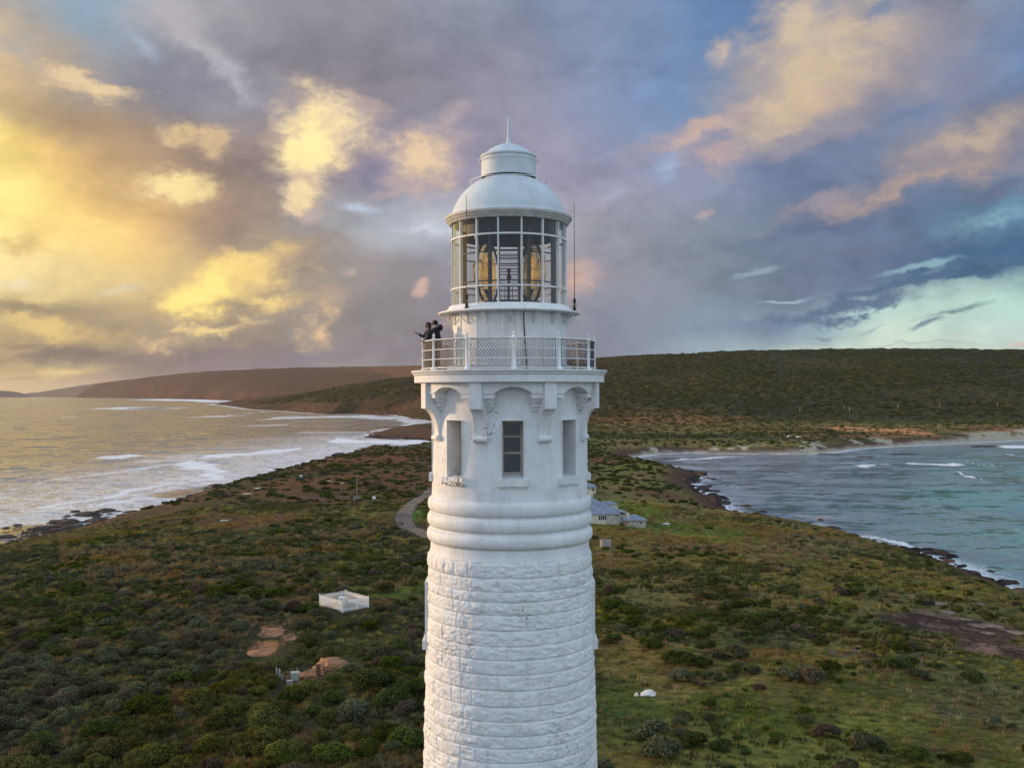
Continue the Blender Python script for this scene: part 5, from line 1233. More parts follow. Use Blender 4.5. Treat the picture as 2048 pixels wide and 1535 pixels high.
for px, py, tp, lb in ((1600, 825, 814, 'leftmost thin pole at the foot of the big hill'), (1688, 820, 810, 'slimmer left pole of the close pair at the foot of the hill'), (1699, 826, 814, 'taller right pole of the close pair at the foot of the hill'), (1796, 816, 808, 'short pole midway along the foot of the hill'), (1879, 816, 806, 'pole on the slope above the nearest far-right pole'), (1995, 814, 804, 'rightmost pole on the lower slope of the hill')):
    pole(px, py, tp, lb, True, .22)
def crate(px, py, w_, d_, h, name, label, cat, m, rz=0, cap=True):
    x, y, z = ground_at(px, py); o = empty(name, (x, y, z), R(rz)); tag(o, label, cat)
    w = MB().box(-w_ / 2, w_ / 2, 0, d_, -.3, h); b_ = w.build('casing', m, o, True)
    bv = b_.modifiers.new('bevel', 'BEVEL'); bv.width = .05; bv.segments = 2
    if cap: MB().box(-w_ / 2 - .04, w_ / 2 + .04, -.04, d_ + .04, h + .002, h + .07).build('lid', m, o, True)
    return o
crate(590, 1361, .9, .85, .80, 'water_tank', 'pale green box-shaped tank beside the bare rock mound', 'tank', M_PALEG, 12)
crate(579, 1377, .58, .55, .75, 'concrete_block', 'grey concrete block in front of the pale green tank', 'block', M_CONC, 5)
def post(px, py, top, label, m=M_GREYWOOD, r=.10, name='timber_post'):
    x, y, z = ground_at(px, py); h = (py - top) / F * (y - CY) * 1.02; o = MB().lathe([(r * 1.1, -.3), (r, h * .5), (r * .95, h - .05), (r * .7, h), (0, h + .01)], 10).build(name, m); o.location = (x, y, z); tag(o, label, 'post'); return o
post(553, 1352, 1336, 'weathered grey stump left of the pale green tank'); post(559, 1353, 1338, 'second weathered stump, touching the first one left of the tank'); post(564, 1358, 1348, 'short pale stump nearest the green tank', M_CONC, .12)
post(594, 1343, 1334, 'thin grey stake behind the pale green tank', M_GREYWOOD, .05); post(610, 1360, 1350, 'thin pale stake between tank and rusty drum', M_CONC, .06)
x, y, z = ground_at(636, 1352); o = empty('rusty_drum', (x, y, z)); tag(o, 'upright rusty iron drum on the bare rock mound', 'drum')
MB().lathe([(0, -.2), (.30, -.2), (.31, 0), (.30, .4), (.32, .42), (.30, .44), (.30, .85), (.32, .87), (.30, .89), (.31, 1.25)], 18, smooth=False).build('barrel', M_RUST, o); MB().lathe([(0, 1.2), (.29, 1.2), (.29, 1.27), (.32, 1.27), (.32, 1.22)], 18, smooth=False).build('rim', M_RUST, o)
x, y, z = ground_at(622, 1360); o = empty('rusty_flywheel', (x, y, z + .15), R(20)); tag(o, 'broken rusty wheel lying in front of the rusty drum', 'wheel')
MB().lathe([(.48, -.06), (.60, -.06), (.60, .06), (.48, .06)], 24, closed=True, M=Matrix.Rotation(R(14), 4, 'X')).build('rim', M_RUST, o)
for q in range(4): MB().tube([Matrix.Rotation(R(14), 4, 'X') @ pol(.5, q * PI / 4, 0), Matrix.Rotation(R(14), 4, 'X') @ pol(.5, q * PI / 4 + PI, 0)], .03, 5).build('spoke', M_RUST, o)
# mast with two pale seats, white sign box, white marker, bollards
x, y, z = ground_at(714, 1003); o = empty('radio_mast', (x, y, z)); tag(o, 'thin tall brown mast among the scrub beside two pale seats', 'mast')
h = 53 / F * (y - CY); MB().tube([(0, 0, -.3), (0, 0, h)], [.12, .05], 6).build('pole', M_POLE, o); MB().box(-.5, .5, -.03, .03, h - .5, h - .42).build('crosspiece', M_POLE, o, True)
def seat(px, py, label):
    x, y, z = ground_at(px, py); o = empty('garden_chair', (x, y, z), R(20)); tag(o, label, 'seat', 'pale seats beside the mast')
    MB().box(-.55, .55, -.5, .4, .4, .5).build('seat_board', M_CONC, o, True); MB().box(-.55, .55, .42, .52, .4, 1.5).build('backrest', M_CONC, o, True)
    for a_ in (-.5, .5):
        for b_ in (-.42, .36): MB().box(a_ - .05, a_ + .05, b_ - .05, b_ + .05, -.1, .398).build('leg', M_CONC, o, True)
seat(710, 1002, 'pale seat on the left side of the thin mast'); seat(719, 1002, 'pale seat on the right side of the thin mast')
def board(px, py, top, w_, label, name='sign_board'):
    x, y, z = ground_at(px, py); h = (py - top) / F * (y - CY); o = empty(name, (x, y, z), R(5)); tag(o, label, 'sign')
    MB().tube([(0, 0, -.2), (0, 0, h)], .05, 6).build('post', M_GREYWOOD, o); MB().box(-w_ / 2, w_ / 2, -.12, -.055, h * .35, h).build('panel', M_PICKET, o, True)
board(748, 1000, 992, 1.1, 'small white board standing right of the two pale seats'); board(602, 955, 949, .9, 'tiny white marker board on the ridge above the left shore')
for px, py, lb in ((800, 1050, 'left of two black bollards on the outer bend of the track'), (805, 1051, 'right of two black bollards on the outer bend of the track')):
    o = post(px, py, py - 9, lb, M_BLACK, .17, 'bollard'); o['group'] = 'black bollards by the track'
def car(px, py, label):
    x, y, z = ground_at(px, py); o = empty('parked_car', (x, y, z), R(15)); tag(o, label, 'car', 'white cars parked behind the beach')
    w = MB(); prof = [(-2.1, .35), (-2.1, .85), (-1.7, .95), (-1.1, 1.0), (-.6, 1.5), (1.1, 1.5), (1.8, 1.0), (2.1, .95), (2.1, .35)]
    n = len(prof); w.add([(a, -.85, b) for a, b in prof] + [(a, .85, b) for a, b in prof], [tuple(range(n))[::-1], tuple(range(n, 2 * n))] + [(i, (i + 1) % n, (i + 1) % n + n, i + n) for i in range(n)]); w.build('body', M_PICKET, o, True)
    w = MB().box(-.75, 1.2, -.87, .87, 1.02, 1.42); w.build('side_glass', M_WGLASS, o, True)
    for a in (-1.3, 1.3):
        for b_ in (-.8, .8): MB().lathe([(0, -.1), (.34, -.1), (.34, .1), (0, .1)], 14, M=Matrix.Translation((a, b_, .34)) @ Matrix.Rotation(R(90), 4, 'X')).build('wheel', M_BLACK, o)
car(1579, 874, 'white car parked on the flat behind the beach, the left one'); car(1597, 875, 'white car parked on the flat behind the beach, the right one')

# ------------------------------------------------------------------ the gravel track
def road():
    pts = [(905, 950), (880, 968), (858, 985), (835, 1001), (818, 1016), (809, 1030), (808, 1042), (815, 1053), (832, 1061), (852, 1069), (880, 1078), (930, 1090), (990, 1098)]
    c = [Vector(ground_at(*p)) for p in pts]; w_ = [1.9, 1.9, 2.0, 2.1, 2.1, 2.2, 2.3, 2.3, 2.2, 2.1, 2.0, 2.0, 2.0]; P = []
    for i in range(len(c) - 1):
        for f in np.linspace(0, 1, 10, endpoint=False):
            p0, p1, p2, p3 = [c[max(0, min(len(c) - 1, i + e))] for e in (-1, 0, 1, 2)]
            P.append((0.5 * (2 * p1 + (p2 - p0) * f + (2 * p0 - 5 * p1 + 4 * p2 - p3) * f * f + (3 * p1 - p0 - 3 * p2 + p3) * f ** 3), w_[i] + (w_[i + 1] - w_[i]) * f))
    V = []; 
    for i, (p, hw_) in enumerate(P):
        t = (P[min(i + 1, len(P) - 1)][0] - P[max(0, i - 1)][0]); t.z = 0; t.normalize(); n = Vector((t.y, -t.x, 0))
        for s in np.linspace(-1, 1, 7):
            q = p + n * (s * (hw_ + .25 * math.sin(i * 1.7 + s)))
            V.append((q.x, q.y, 0))
    V = np.array(V); V[:, 2] = gz(V[:, 0], V[:, 1]) + 0.10
    m, t = mat('gravel_track'); Pp = t.pos(); n = t.noise(Pp, 1.2, 6, .65); n2 = t.noise(Pp, .25, 3)
    t.out(t.pbr(t.mix(t.mr(n2, .4, .65), t.mix(n, lin((104, 94, 84)), lin((128, 114, 100))), t.mix(n, lin((84, 78, 74)), lin((104, 96, 90)))), .9, t.bump(n, .5, .05), spec=.2))
    F_ = [(i * 7 + j, i * 7 + j + 1, (i + 1) * 7 + j + 1, (i + 1) * 7 + j) for i in range(len(P) - 1) for j in range(6)]
    w = MB(); w.add(V, F_, True); o = w.build('gravel_path', m, None, True); tag(o, kind='structure')
    return V
ROADV = road()
# ------------------------------------------------------------------ plants
def leaf_mat(name, sh=0.0):
    m, t = mat(name); c = t.at('tone', 'Color'); oi = t.n('ShaderNodeObjectInfo'); rnd = oi.outputs['Random']
    P = t.pos(); n = t.noise(P, 0.05, 3, .6)
    v = t.n('ShaderNodeHueSaturation'); t.put(v.inputs['Color'], c)
    t.put(v.inputs['Hue'], t.mr(rnd, 0, 1, .485, .515, 'LINEAR')); t.put(v.inputs['Value'], t.mr(rnd, 0, 1, .72, 1.3, 'LINEAR')); t.put(v.inputs['Saturation'], t.mr(n, .35, .65, .8, 1.15, 'LINEAR'))
    d = t.n('ShaderNodeBsdfDiffuse'); t.put(d.inputs[0], v.outputs[0]); tr = t.n('ShaderNodeBsdfTranslucent'); t.put(tr.inputs[0], v.outputs[0])
    mx = t.n('ShaderNodeMixShader'); mx.inputs[0].default_value = .22; t.nt.links.new(d.outputs[0], mx.inputs[1]); t.nt.links.new(tr.outputs[0], mx.inputs[2]); t.out(mx.outputs[0]); return m
M_LEAF = leaf_mat('shrub_leaves'); M_BLADE = leaf_mat('grass_blades')
KINDS = [('dark green', (50, 58, 28), (92, 102, 44)), ('grey-green', (60, 64, 44), (112, 112, 82)), ('olive', (64, 64, 34), (112, 108, 56)), ('dry brown-grey', (68, 60, 48), (120, 106, 90))]
def shrub_mesh(kind, seed, nl, leaf, flat_=.98):
    r = np.random.RandomState(seed); a, b = [np.array(lin(c)) for c in KINDS[kind][1:]]
    nlump = r.randint(7, 15); ph = r.rand(nlump) * 2 * PI; rad = np.sqrt(r.rand(nlump)) * .72
    lr = .26 + .20 * r.rand(nlump); lz = (flat_ * np.sqrt(np.clip(1 - rad ** 2, 0, 1)) - lr * .75).clip(.08)
    lc = np.stack([rad * np.cos(ph) * 1.05, rad * np.sin(ph), lz], -1); lt = r.rand(nlump)
    li = r.randint(0, nlump, nl); d = r.normal(size=(nl, 3)); d[:, 2] = np.abs(d[:, 2]) * 1.0 - .25; d /= np.linalg.norm(d, axis=1)[:, None]
    p = lc[li] + d * lr[li][:, None] * (1 + .10 * r.normal(size=(nl, 1)) * (1.6 if kind == 3 else 1)); p[:, 2] = np.maximum(p[:, 2], .02)
    nrm = d + .65 * r.normal(size=(nl, 3)); nrm /= np.linalg.norm(nrm, axis=1)[:, None]
    t1 = np.cross(nrm, r.normal(size=(nl, 3))); t1 /= np.linalg.norm(t1, axis=1)[:, None]; t2 = np.cross(nrm, t1)
    s = leaf * (.6 + .8 * r.rand(nl))[:, None]; e = .45 if kind != 3 else .22
    V = np.stack([p - t1 * s, p - t2 * s * e, p + t1 * s, p + t2 * s * e], 1).reshape(-1, 3)
    Q = np.arange(nl * 4).reshape(-1, 4)
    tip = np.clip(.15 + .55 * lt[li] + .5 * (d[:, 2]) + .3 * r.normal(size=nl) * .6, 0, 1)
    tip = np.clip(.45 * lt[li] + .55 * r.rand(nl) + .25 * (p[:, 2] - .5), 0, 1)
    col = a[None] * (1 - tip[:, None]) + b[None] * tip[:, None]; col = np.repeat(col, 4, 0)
    # inner body so the crown is not hollow, coloured darker as inner shade
    cv = []; cf = []; cc = []; base = len(V)
    for l in range(nlump):
        ns, nr = 7, 4; k0 = len(cv)
        for j in range(nr):
            th = PI * .55 * j / (nr - 1)
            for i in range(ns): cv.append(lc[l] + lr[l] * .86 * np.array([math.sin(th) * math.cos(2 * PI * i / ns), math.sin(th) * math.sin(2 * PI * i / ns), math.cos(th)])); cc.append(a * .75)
        for j in range(nr - 1):
            for i in range(ns): cf.append((base + k0 + j * ns + i, base + k0 + (j + 1) * ns + i, base + k0 + (j + 1) * ns + (i + 1) % ns, base + k0 + j * ns + (i + 1) % ns))
    V = np.concatenate([V, np.array(cv)]); Q = np.concatenate([Q, np.array(cf)]); col = np.concatenate([col, np.array(cc)])
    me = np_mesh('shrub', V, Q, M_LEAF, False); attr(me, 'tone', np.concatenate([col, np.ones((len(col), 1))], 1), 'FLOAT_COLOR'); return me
def tuft_mesh(a, b, seed, n=34, h=.55, sp=.5):
    r = np.random.RandomState(seed); a, b = np.array(lin(a)), np.array(lin(b)); V = []; F3 = []; C = []
    for i in range(n):
        q = r.rand() * 2 * PI; rr = sp * math.sqrt(r.rand()); x, y = rr * math.cos(q), rr * math.sin(q); hh = h * (.5 + .7 * r.rand()); q2 = r.rand() * 2 * PI; w = .022 + .02 * r.rand()
        lx, ly = (r.normal() * .22 + .16) * hh, r.normal() * .25 * hh; dx, dy = w * math.cos(q2), w * math.sin(q2); k = len(V)
        V += [(x - dx, y - dy, 0), (x + dx, y + dy, 0), (x + lx * .4 + dx * .7, y + ly * .4 + dy * .7, hh * .6), (x + lx * .4 - dx * .7, y + ly * .4 - dy * .7, hh * .6), (x + lx, y + ly, hh)]
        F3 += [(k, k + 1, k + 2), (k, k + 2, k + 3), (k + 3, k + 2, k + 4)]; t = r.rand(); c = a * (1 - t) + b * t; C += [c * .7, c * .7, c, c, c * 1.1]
    me = np_mesh('tuft', np.array(V), np.array(F3), M_BLADE, False); attr(me, 'tone', np.concatenate([np.array(C), np.ones((len(C), 1))], 1), 'FLOAT_COLOR'); return me
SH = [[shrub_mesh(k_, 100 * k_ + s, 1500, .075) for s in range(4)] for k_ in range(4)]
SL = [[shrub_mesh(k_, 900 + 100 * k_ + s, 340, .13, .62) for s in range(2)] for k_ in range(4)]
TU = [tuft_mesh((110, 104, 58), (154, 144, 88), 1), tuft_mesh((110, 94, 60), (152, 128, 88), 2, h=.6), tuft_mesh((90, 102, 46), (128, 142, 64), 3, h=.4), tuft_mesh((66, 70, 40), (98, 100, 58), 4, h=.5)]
def proto_collection(name, meshes):
    c = bpy.data.collections.new(name)
    for i, me in enumerate(meshes):
        o = bpy.data.objects.new('%s_kind_%02d' % (name, i), me); c.objects.link(o)
    return c
def instancer(name, coll, P, rot, sc, idx, m=None):
    me = bpy.data.meshes.new(name); me.vertices.add(len(P)); me.vertices.foreach_set('co', np.ascontiguousarray(P, np.float32).ravel())
    rv = np.zeros((len(P), 3)); rv[:, 2] = rot; attr(me, 'rot', rv, 'FLOAT_VECTOR'); attr(me, 'sc', sc, 'FLOAT_VECTOR')
    a = me.attributes.new('idx', 'INT', 'POINT'); a.data.foreach_set('value', np.ascontiguousarray(idx, np.int32))
    if m: me.materials.append(m)
    o = bpy.data.objects.new(name, me); COL.objects.link(o)
    ng = bpy.data.node_groups.new(name, 'GeometryNodeTree'); ng.interface.new_socket('Geometry', in_out='INPUT', socket_type='NodeSocketGeometry'); ng.interface.new_socket('Geometry', in_out='OUTPUT', socket_type='NodeSocketGeometry')
    N = ng.nodes; L = ng.links; gi = N.new('NodeGroupInput'); go = N.new('NodeGroupOutput'); ip = N.new('GeometryNodeInstanceOnPoints'); ci = N.new('GeometryNodeCollectionInfo')
    ci.inputs['Collection'].default_value = coll; ci.inputs['Separate Children'].default_value = True; ci.inputs['Reset Children'].default_value = True
    def na(nm, dt):
        n = N.new('GeometryNodeInputNamedAttribute'); n.data_type = dt; n.inputs['Name'].default_value = nm; return [q for q in n.outputs if q.enabled][0]
    L.new(gi.outputs[0], ip.inputs['Points']); L.new(ci.outputs[0], ip.inputs['Instance']); ip.inputs['Pick Instance'].default_value = True
    L.new(na('idx', 'INT'), ip.inputs['Instance Index']); L.new(na('rot', 'FLOAT_VECTOR'), ip.inputs['Rotation']); L.new(na('sc', 'FLOAT_VECTOR'), ip.inputs['Scale'])
    L.new(ip.outputs[0], go.inputs[0]); md = o.modifiers.new('scatter', 'NODES'); md.node_group = ng
    return o
def wedge(n, r0, r1, half=33):
    r = np.sqrt(RS.rand(n) * (r1 * r1 - r0 * r0) + r0 * r0); a = (RS.rand(n) * 2 - 1) * R(half); return CX + r * np.sin(a), CY + r * np.cos(a)
def info(X, Y):
    x = X - CX; y = Y - CY; return np.hypot(x, y), 1024 + F * x / np.maximum(y, 1)
CLEAR = []          # (x, y, radius) kept free of plants
for n_ in ('keepers_cottage',): o_ = bpy.data.objects[n_]; CLEAR += [(o_.location.x - 8, o_.location.y + 8, 13)]
for n_, r_ in (('outhouse', 4), ('far_cottage', 9), ('picket_enclosure', 4.3), ('water_tank', 1.3), ('concrete_block', .9), ('rusty_drum', 1.5), ('rusty_flywheel', 1.3), ('garden_shed', 3)): o_ = bpy.data.objects[n_]; CLEAR.append((o_.location.x, o_.location.y, r_))
CLEAR += [(0, 0, 4.0)]
def rockc(px, py, r_): x, y, z = ground_at(px, py); CLEAR.append((x, y, r_)); CLEAR.append((x, y - .6 * r_ - 1.2, r_))
for q_ in ((655, 1334, 2.6), (630, 1345, 2.2), (680, 1328, 2.0), (605, 1366, 1.3), (545, 1266, 3.2), (580, 1278, 2.6), (535, 1300, 3.4), (590, 1362, 1.4), (556, 1353, 1.0), (637, 1354, 1.3), (685, 1226, 1.5), (712, 1221, 1.5), (662, 1219, 1.3), (1295, 1389, 1.6), (1273, 1392, .7), (1350, 1372, .8)): rockc(*q_)
def clear(X, Y, pad=0.0):
    m = np.ones(len(X), bool)
    for x, y, r_ in CLEAR: m &= np.hypot(X - x, Y - y) > r_ + pad
    for v in ROADV[::3]: m &= np.hypot(X - v[0], Y - v[1]) > 1.6 + pad
    return m
BUSHY = [(1430, 1085, 130, 22), (1300, 1120, 70, 20), (1260, 1145, 60, 14), (1480, 1175, 150, 34), (1560, 1225, 110, 40), (1350, 1290, 110, 34), (1380, 1340, 60, 34), (1200, 1180, 40, 60), (1230, 1235, 60, 30), (1640, 1215, 60, 26), (1700, 1170, 60, 14), (1740, 1230, 60, 14), (1800, 1285, 90, 18), (1750, 1315, 40, 24), (1640, 1370, 70, 26), (1320, 1490, 80, 36), (1300, 1380, 10, 6), (1640, 1130, 90, 10), (1520, 1110, 80, 12), (1700, 1090, 120, 10), (740, 1355, 70, 34), (790, 1285, 40, 46), (740, 1255, 40, 22), (810, 1380, 50, 40), (790, 1210, 50, 20), (1850, 1165, 130, 18), (1460, 1250, 100, 30)]
GRASSY = [(1500, 1420, 170, 50), (1260, 1410, 80, 70), (1650, 1300, 90, 30), (1800, 1440, 260, 70), (1480, 1300, 60, 30), (780, 1175, 90, 22), (720, 1290, 60, 40), (1260, 1010, 110, 34), (1400, 1035, 120, 26), (1220, 1110, 90, 24), (1850, 1230, 200, 10), (1960, 1310, 130, 34), (590, 1200, 60, 14), (1560, 1080, 120, 20), (640, 1420, 80, 40), (440, 1240, 70, 16), (740, 1005, 60, 12), (1550, 1190, 60, 12)]
def density(X, Y):
    d, u = info(X, Y); n = fbm(X / 11, Y / 11, 201, 4); n2 = fbm(X / 34, Y / 34, 207, 3)
    left = .80 + 0 * u; right = .03 + .22 * sst(.5, .62, n) + .14 * sst(.5, .6, n2)
    D = left * sst(1150, 950, u) + right * sst(950, 1150, u)
    D = np.where((d > 240) & (u < 1150), .55 * sst(.42, .55, n2), D)
    for p in BUSHY: D = np.maximum(D, .8 * ell(X, Y, *p, -2.8, .3, 5))
    for p in GRASSY: D = D * (1 - .88 * ell(X, Y, *p, -2.8, .3, 6))
    return D * (.35 + .65 * sst(.34, .5, n))
def kindmix(X, Y, d, u):
    n = fbm(X / 26, Y / 26, 231, 3) + .16 * (RS.rand(len(X)) - .5); lf = sst(1100, 900, u)
    k = np.where(n < .40 + .08 * lf, 1, np.where(n < .60, 0, 2)); k = np.where(RS.rand(len(X)) < .09 + .05 * lf, 3, k)
    return np.where((lf < .5) & (k == 1) & (RS.rand(len(X)) < .45), 0, k)
def build_plants():
    # near shrubs
    X, Y = wedge(36000, 76, 345, 44); d, u = info(X, Y); sd = gsd(X, Y); bare = np.zeros(len(X))
    for p in ((1900, 1215, 130, 26), (2010, 1265, 90, 30)): bare = np.maximum(bare, ell(X, Y, *p, -2.5, .3, 8))
    s = (.42 + 1.05 * RS.rand(len(X)) ** 2.2) * np.interp(u, [700, 1250], [1.12, .95]) * np.interp(d, [76, 130, 345], [1.12, 1.0, .95])
    keep = (RS.rand(len(X)) < density(X, Y)) & (sd > 9 + 8 * RS.rand(len(X))) & clear(X, Y, .6) & (bare < .4)
    # no shrub inside a bigger one
    X, Y, s, d, u = [v[keep] for v in (X, Y, s, d, u)]
    order = np.argsort(-s); grid = {}; ok = []
    for i in order:
        gx, gy = int(X[i] // 3), int(Y[i] // 3); hit = False
        for a_ in (-1, 0, 1):
            for b_ in (-1, 0, 1):
                for j in grid.get((gx + a_, gy + b_), ()):
                    if (X[i] - X[j]) ** 2 + (Y[i] - Y[j]) ** 2 < (.62 * max(s[i], s[j]) + .12) ** 2: hit = True; break
                if hit: break
            if hit: break
        if not hit: grid.setdefault((gx, gy), []).append(i); ok.append(i)
    ok = np.array(ok); X, Y, s, d, u = [v[ok] for v in (X, Y, s, d, u)]
    kd = kindmix(X, Y, d, u)
    # shrubs one can point at, placed by hand: px, py (foot), radius in metres, kind, words
    HAND = [(1369, 1443, 1.0, 1, 'round grey-green shrub standing alone on the lawn right of the white rock'), (1421, 1418, .8, 0, 'upper dark shrub of the pair on the grass right of the white rock'), (1419, 1441, .75, 1, 'lower grey-green shrub of the pair on the grass right of the white rock'),
            (1611, 1431, .8, 0, 'small dark shrub touching a bigger grey-green one in the grassland'), (1613, 1461, 1.25, 1, 'big round grey-green shrub below a small dark one in the grassland'), (1660, 1480, 1.35, 3, 'pinkish-grey dry shrub right of the big round grey-green one'),
            (1322, 1494, 2.1, 1, 'broad dark grey-green bush at the foot of the lawn beside the tower'), (1328, 1530, 1.8, 1, 'pale lumpy grey bush in front of the broad bush beside the tower'), (1997, 1464, 1.1, 1, 'lone grey-green shrub at the right edge of the grassland'), (1556, 1480, .7, 0, 'small dark shrub alone in the brown grass'),
            (1358, 1340, 2.0, 0, 'large bright-edged green bush in the middle of the bushy patch'), (1300, 1306, 1.6, 0, 'spiky dark green bush left of the large bright-edged one'), (1475, 1325, 1.9, 1, 'wide dark dome bush right of the bushy patch'), (740, 1392, 2.3, 0, 'widest dark green bush right of the bare rock mound'),
            (738, 1262, 1.4, 0, 'dark green bush below the white picket fence'), (790, 1302, 1.5, 0, 'tall dark green bush between fence and tower'), (1625, 1375, 1.9, 3, 'lumpy brown-grey bush above the big round shrub'), (660, 1412, 1.2, 0, 'small round bush below the bare rock mound')]
    objs = []
    def shrub(x, y, s_, k_, label, grp, var):
        o = bpy.data.objects.new('heath_shrub', SH[k_][var % 4]); COL.objects.link(o); o.location = (x, y, float(gz(x, y)[0]) - .08 * s_); o.rotation_euler = (0, 0, random.random() * 6.28)
        f = .80 + .30 * random.random(); o.scale = (s_, s_ * (.85 + .3 * random.random()), s_ * f); tag(o, label, 'shrub', grp)
    hx = np.array([ground_at(p[0], p[1])[:2] for p in HAND]); km = np.ones(len(X), bool)
    for (x, y), p in zip(hx, HAND): km &= np.hypot(X - x, Y - y) > p[2] + .45 * s
    X, Y, s, d, u, kd = [v[km] for v in (X, Y, s, d, u, kd)]
    for i, ((x, y), p) in enumerate(zip(hx, HAND)): shrub(x, y + p[2] * .8, p[2], p[3], p[4], None, i)
    py = 783 + F * (EYE + 3) / d; vis = (u > -40) & (u < 2090) & (py < 1560) & ~((u > 860) & (u < 1180))
    pr = np.where(vis, s / d, 0); top = np.argsort(-pr)[:282]; ism = np.zeros(len(X), bool); ism[top] = True
    for i in top:
        side = 'left' if u[i] < 1024 else 'right'
        where = 'crowded into the dense heath on the left half' if side == 'left' else 'dotted over the grassland to the right of the tower'
        shrub(X[i], Y[i], s[i], kd[i], '%s rounded shrub %s' % (KINDS[kd[i]][0], where), '%s heath shrubs %s of the lighthouse' % (KINDS[kd[i]][0], side), i)
    X, Y, s, d, u, kd = [v[~ism] for v in (X, Y, s, d, u, kd)]
    far = d > 190
    Z = gz(X, Y) - .08 * s
    # mid distance clumps
    X2, Y2 = wedge(24000, 345, 980, 32); d2, u2 = info(X2, Y2); sd2 = gsd(X2, Y2); s2 = .7 + 1.5 * RS.rand(len(X2)) ** 2
    k2 = (sd2 > 9 + 14 * RS.rand(len(X2))) & (RS.rand(len(X2)) < .30 + .75 * sst(.42, .58, fbm(X2 / 40, Y2 / 40, 207, 4)) * np.where(u2 < 1024, 1, .8)) & clear(X2, Y2, 1)
    for p in GRASSY: k2 &= RS.rand(len(X2)) > .9 * ell(X2, Y2, *p, -4, .3, 6)
    X2, Y2, s2, d2, u2 = [v[k2] for v in (X2, Y2, s2, d2, u2)]
    kd2 = kindmix(X2, Y2, d2, u2)
    # bushes on the far slopes
    X3, Y3 = wedge(130000, 950, 3800, 31); d3, u3 = info(X3, Y3); sd3 = gsd(X3, Y3); s3 = (1.8 + 2.6 * RS.rand(len(X3)) ** 2) * np.interp(d3, [950, 1400], [.6, 1.0])
    k3 = (sd3 > 60) & (RS.rand(len(X3)) < np.interp(d3, [2900, 3800], [1, .2])) & (RS.rand(len(X3)) < .35 + .65 * sst(.36, .52, fbm(X3 / 150, Y3 / 220, 211, 4)))
    X3, Y3, s3, d3, u3 = [v[k3] for v in (X3, Y3, s3, d3, u3)]
    kd3 = np.where(RS.rand(len(X3)) < .6, 2, 0); kd3 = np.where(u3 < 900, 2, kd3)
    hf_ = np.concatenate([np.ones(len(X) + len(X2)), np.full(len(X3), .6)])
    AX = np.concatenate([X, X2, X3]); AY = np.concatenate([Y, Y2, Y3]); AS = np.concatenate([s, s2, s3]); AK = np.concatenate([kd, kd2, kd3])
    lo = np.concatenate([far, np.ones(len(X2) + len(X3), bool)]); n = len(AX)
    AZ = gz(AX, AY) - .1 * AS
    idx = np.where(lo, 16 + AK * 2 + RS.randint(0, 2, n), AK * 4 + RS.randint(0, 4, n))
    f = (.74 + .34 * RS.rand(n)) * hf_; sc = np.stack([AS, AS * (.85 + .3 * RS.rand(n)), AS * f], -1)
    coll = proto_collection('scrub', [m for q in SH for m in q] + [m for q in SL for m in q])
    o = instancer('heath_scrub', coll, np.stack([AX, AY, AZ], -1), RS.rand(n) * 6.28, sc, idx, M_LEAF)
    tag(o, 'low coastal heath bushes covering the headland and the far slopes', 'scrub', None, 'stuff')
    # grass
    GXs = []; 
    for cnt, r0, r1, sc0 in ((31000, 76, 160, .8), (29000, 160, 330, 1.3)):
        x, y = wedge(cnt, r0, r1, 40); dd, uu = info(x, y); sdg = gsd(x, y)
        g = (sdg > 12) & clear(x, y, .1); rkm = np.zeros(len(x))
        for p in ((1900, 1215, 130, 26), (2010, 1265, 90, 30)): rkm = np.maximum(rkm, ell(x, y, *p, -2.5, .3, 8))
        g &= rkm < .5; n_ = fbm(x / 16, y / 16, 241, 4); g &= RS.rand(len(x)) < .35 + .65 * sst(.4, .55, n_)
        x, y, uu, dd = x[g], y[g], uu[g], dd[g]; q = fbm(x / 22, y / 22, 251, 3) + .2 * (RS.rand(len(x)) - .5)
        kk = np.where(q < .42, 3, np.where(q < .52, 0, np.where(q < .6, 2, 1))); gr = np.zeros(len(x))
        for p in GRASSY[:9]: gr = np.maximum(gr, ell(x, y, *p, -2.8, .3, 6))
        kk = np.where((gr > .5) & (RS.rand(len(x)) < .6), 2, kk); kk = np.where((uu < 850) & (kk == 2) & (RS.rand(len(x)) < .6), 3, kk)
        ss = sc0 * (.6 + .8 * RS.rand(len(x))) * np.where(kk == 2, .8, 1)
        GXs.append((x, y, ss, kk))
    x, y, ss, kk = [np.concatenate([g[i] for g in GXs]) for i in range(4)]
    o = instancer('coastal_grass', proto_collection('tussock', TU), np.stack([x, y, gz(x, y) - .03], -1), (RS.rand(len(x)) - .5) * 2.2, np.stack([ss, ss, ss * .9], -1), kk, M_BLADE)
    tag(o, 'rough green and straw-coloured grass between the shrubs', 'grass', None, 'stuff')
# ------------------------------------------------------------------ rocks
def rock_mat(name, a, b, k):
    m, t = mat(name); P = t.obj(); n = t.noise(P, 1.3, 7, .65); v = t.vor(t.vm('ADD', P, t.vm('SCALE', t.noise(P, .8, 3, col=True), scale=.8)), .9, 'DISTANCE_TO_EDGE'); f = t.noise(P, 7, 5, .7)
    c = t.mix(t.mr(n, .36, .64), lin(a), lin(b)); c = t.mix(t.mr(v, .0, .05, .8, 0), c, lin(k)); c = t.mix(t.mr(f, .56, .66, 0, .5), c, lin(k))
    t.out(t.pbr(c, .88, t.bump(t.m('ADD', n, t.m('MULTIPLY', f, .4)), .8, .12), spec=.25)); return m
M_RK_DARK = rock_mat('wet_dark_rock', (52, 44, 42), (78, 66, 60), (30, 28, 28)); M_RK_RED = rock_mat('red_gneiss', (88, 64, 52), (116, 86, 68), (48, 38, 36)); M_RK_OR = rock_mat('orange_granite', (126, 92, 66), (170, 124, 90), (70, 52, 44))
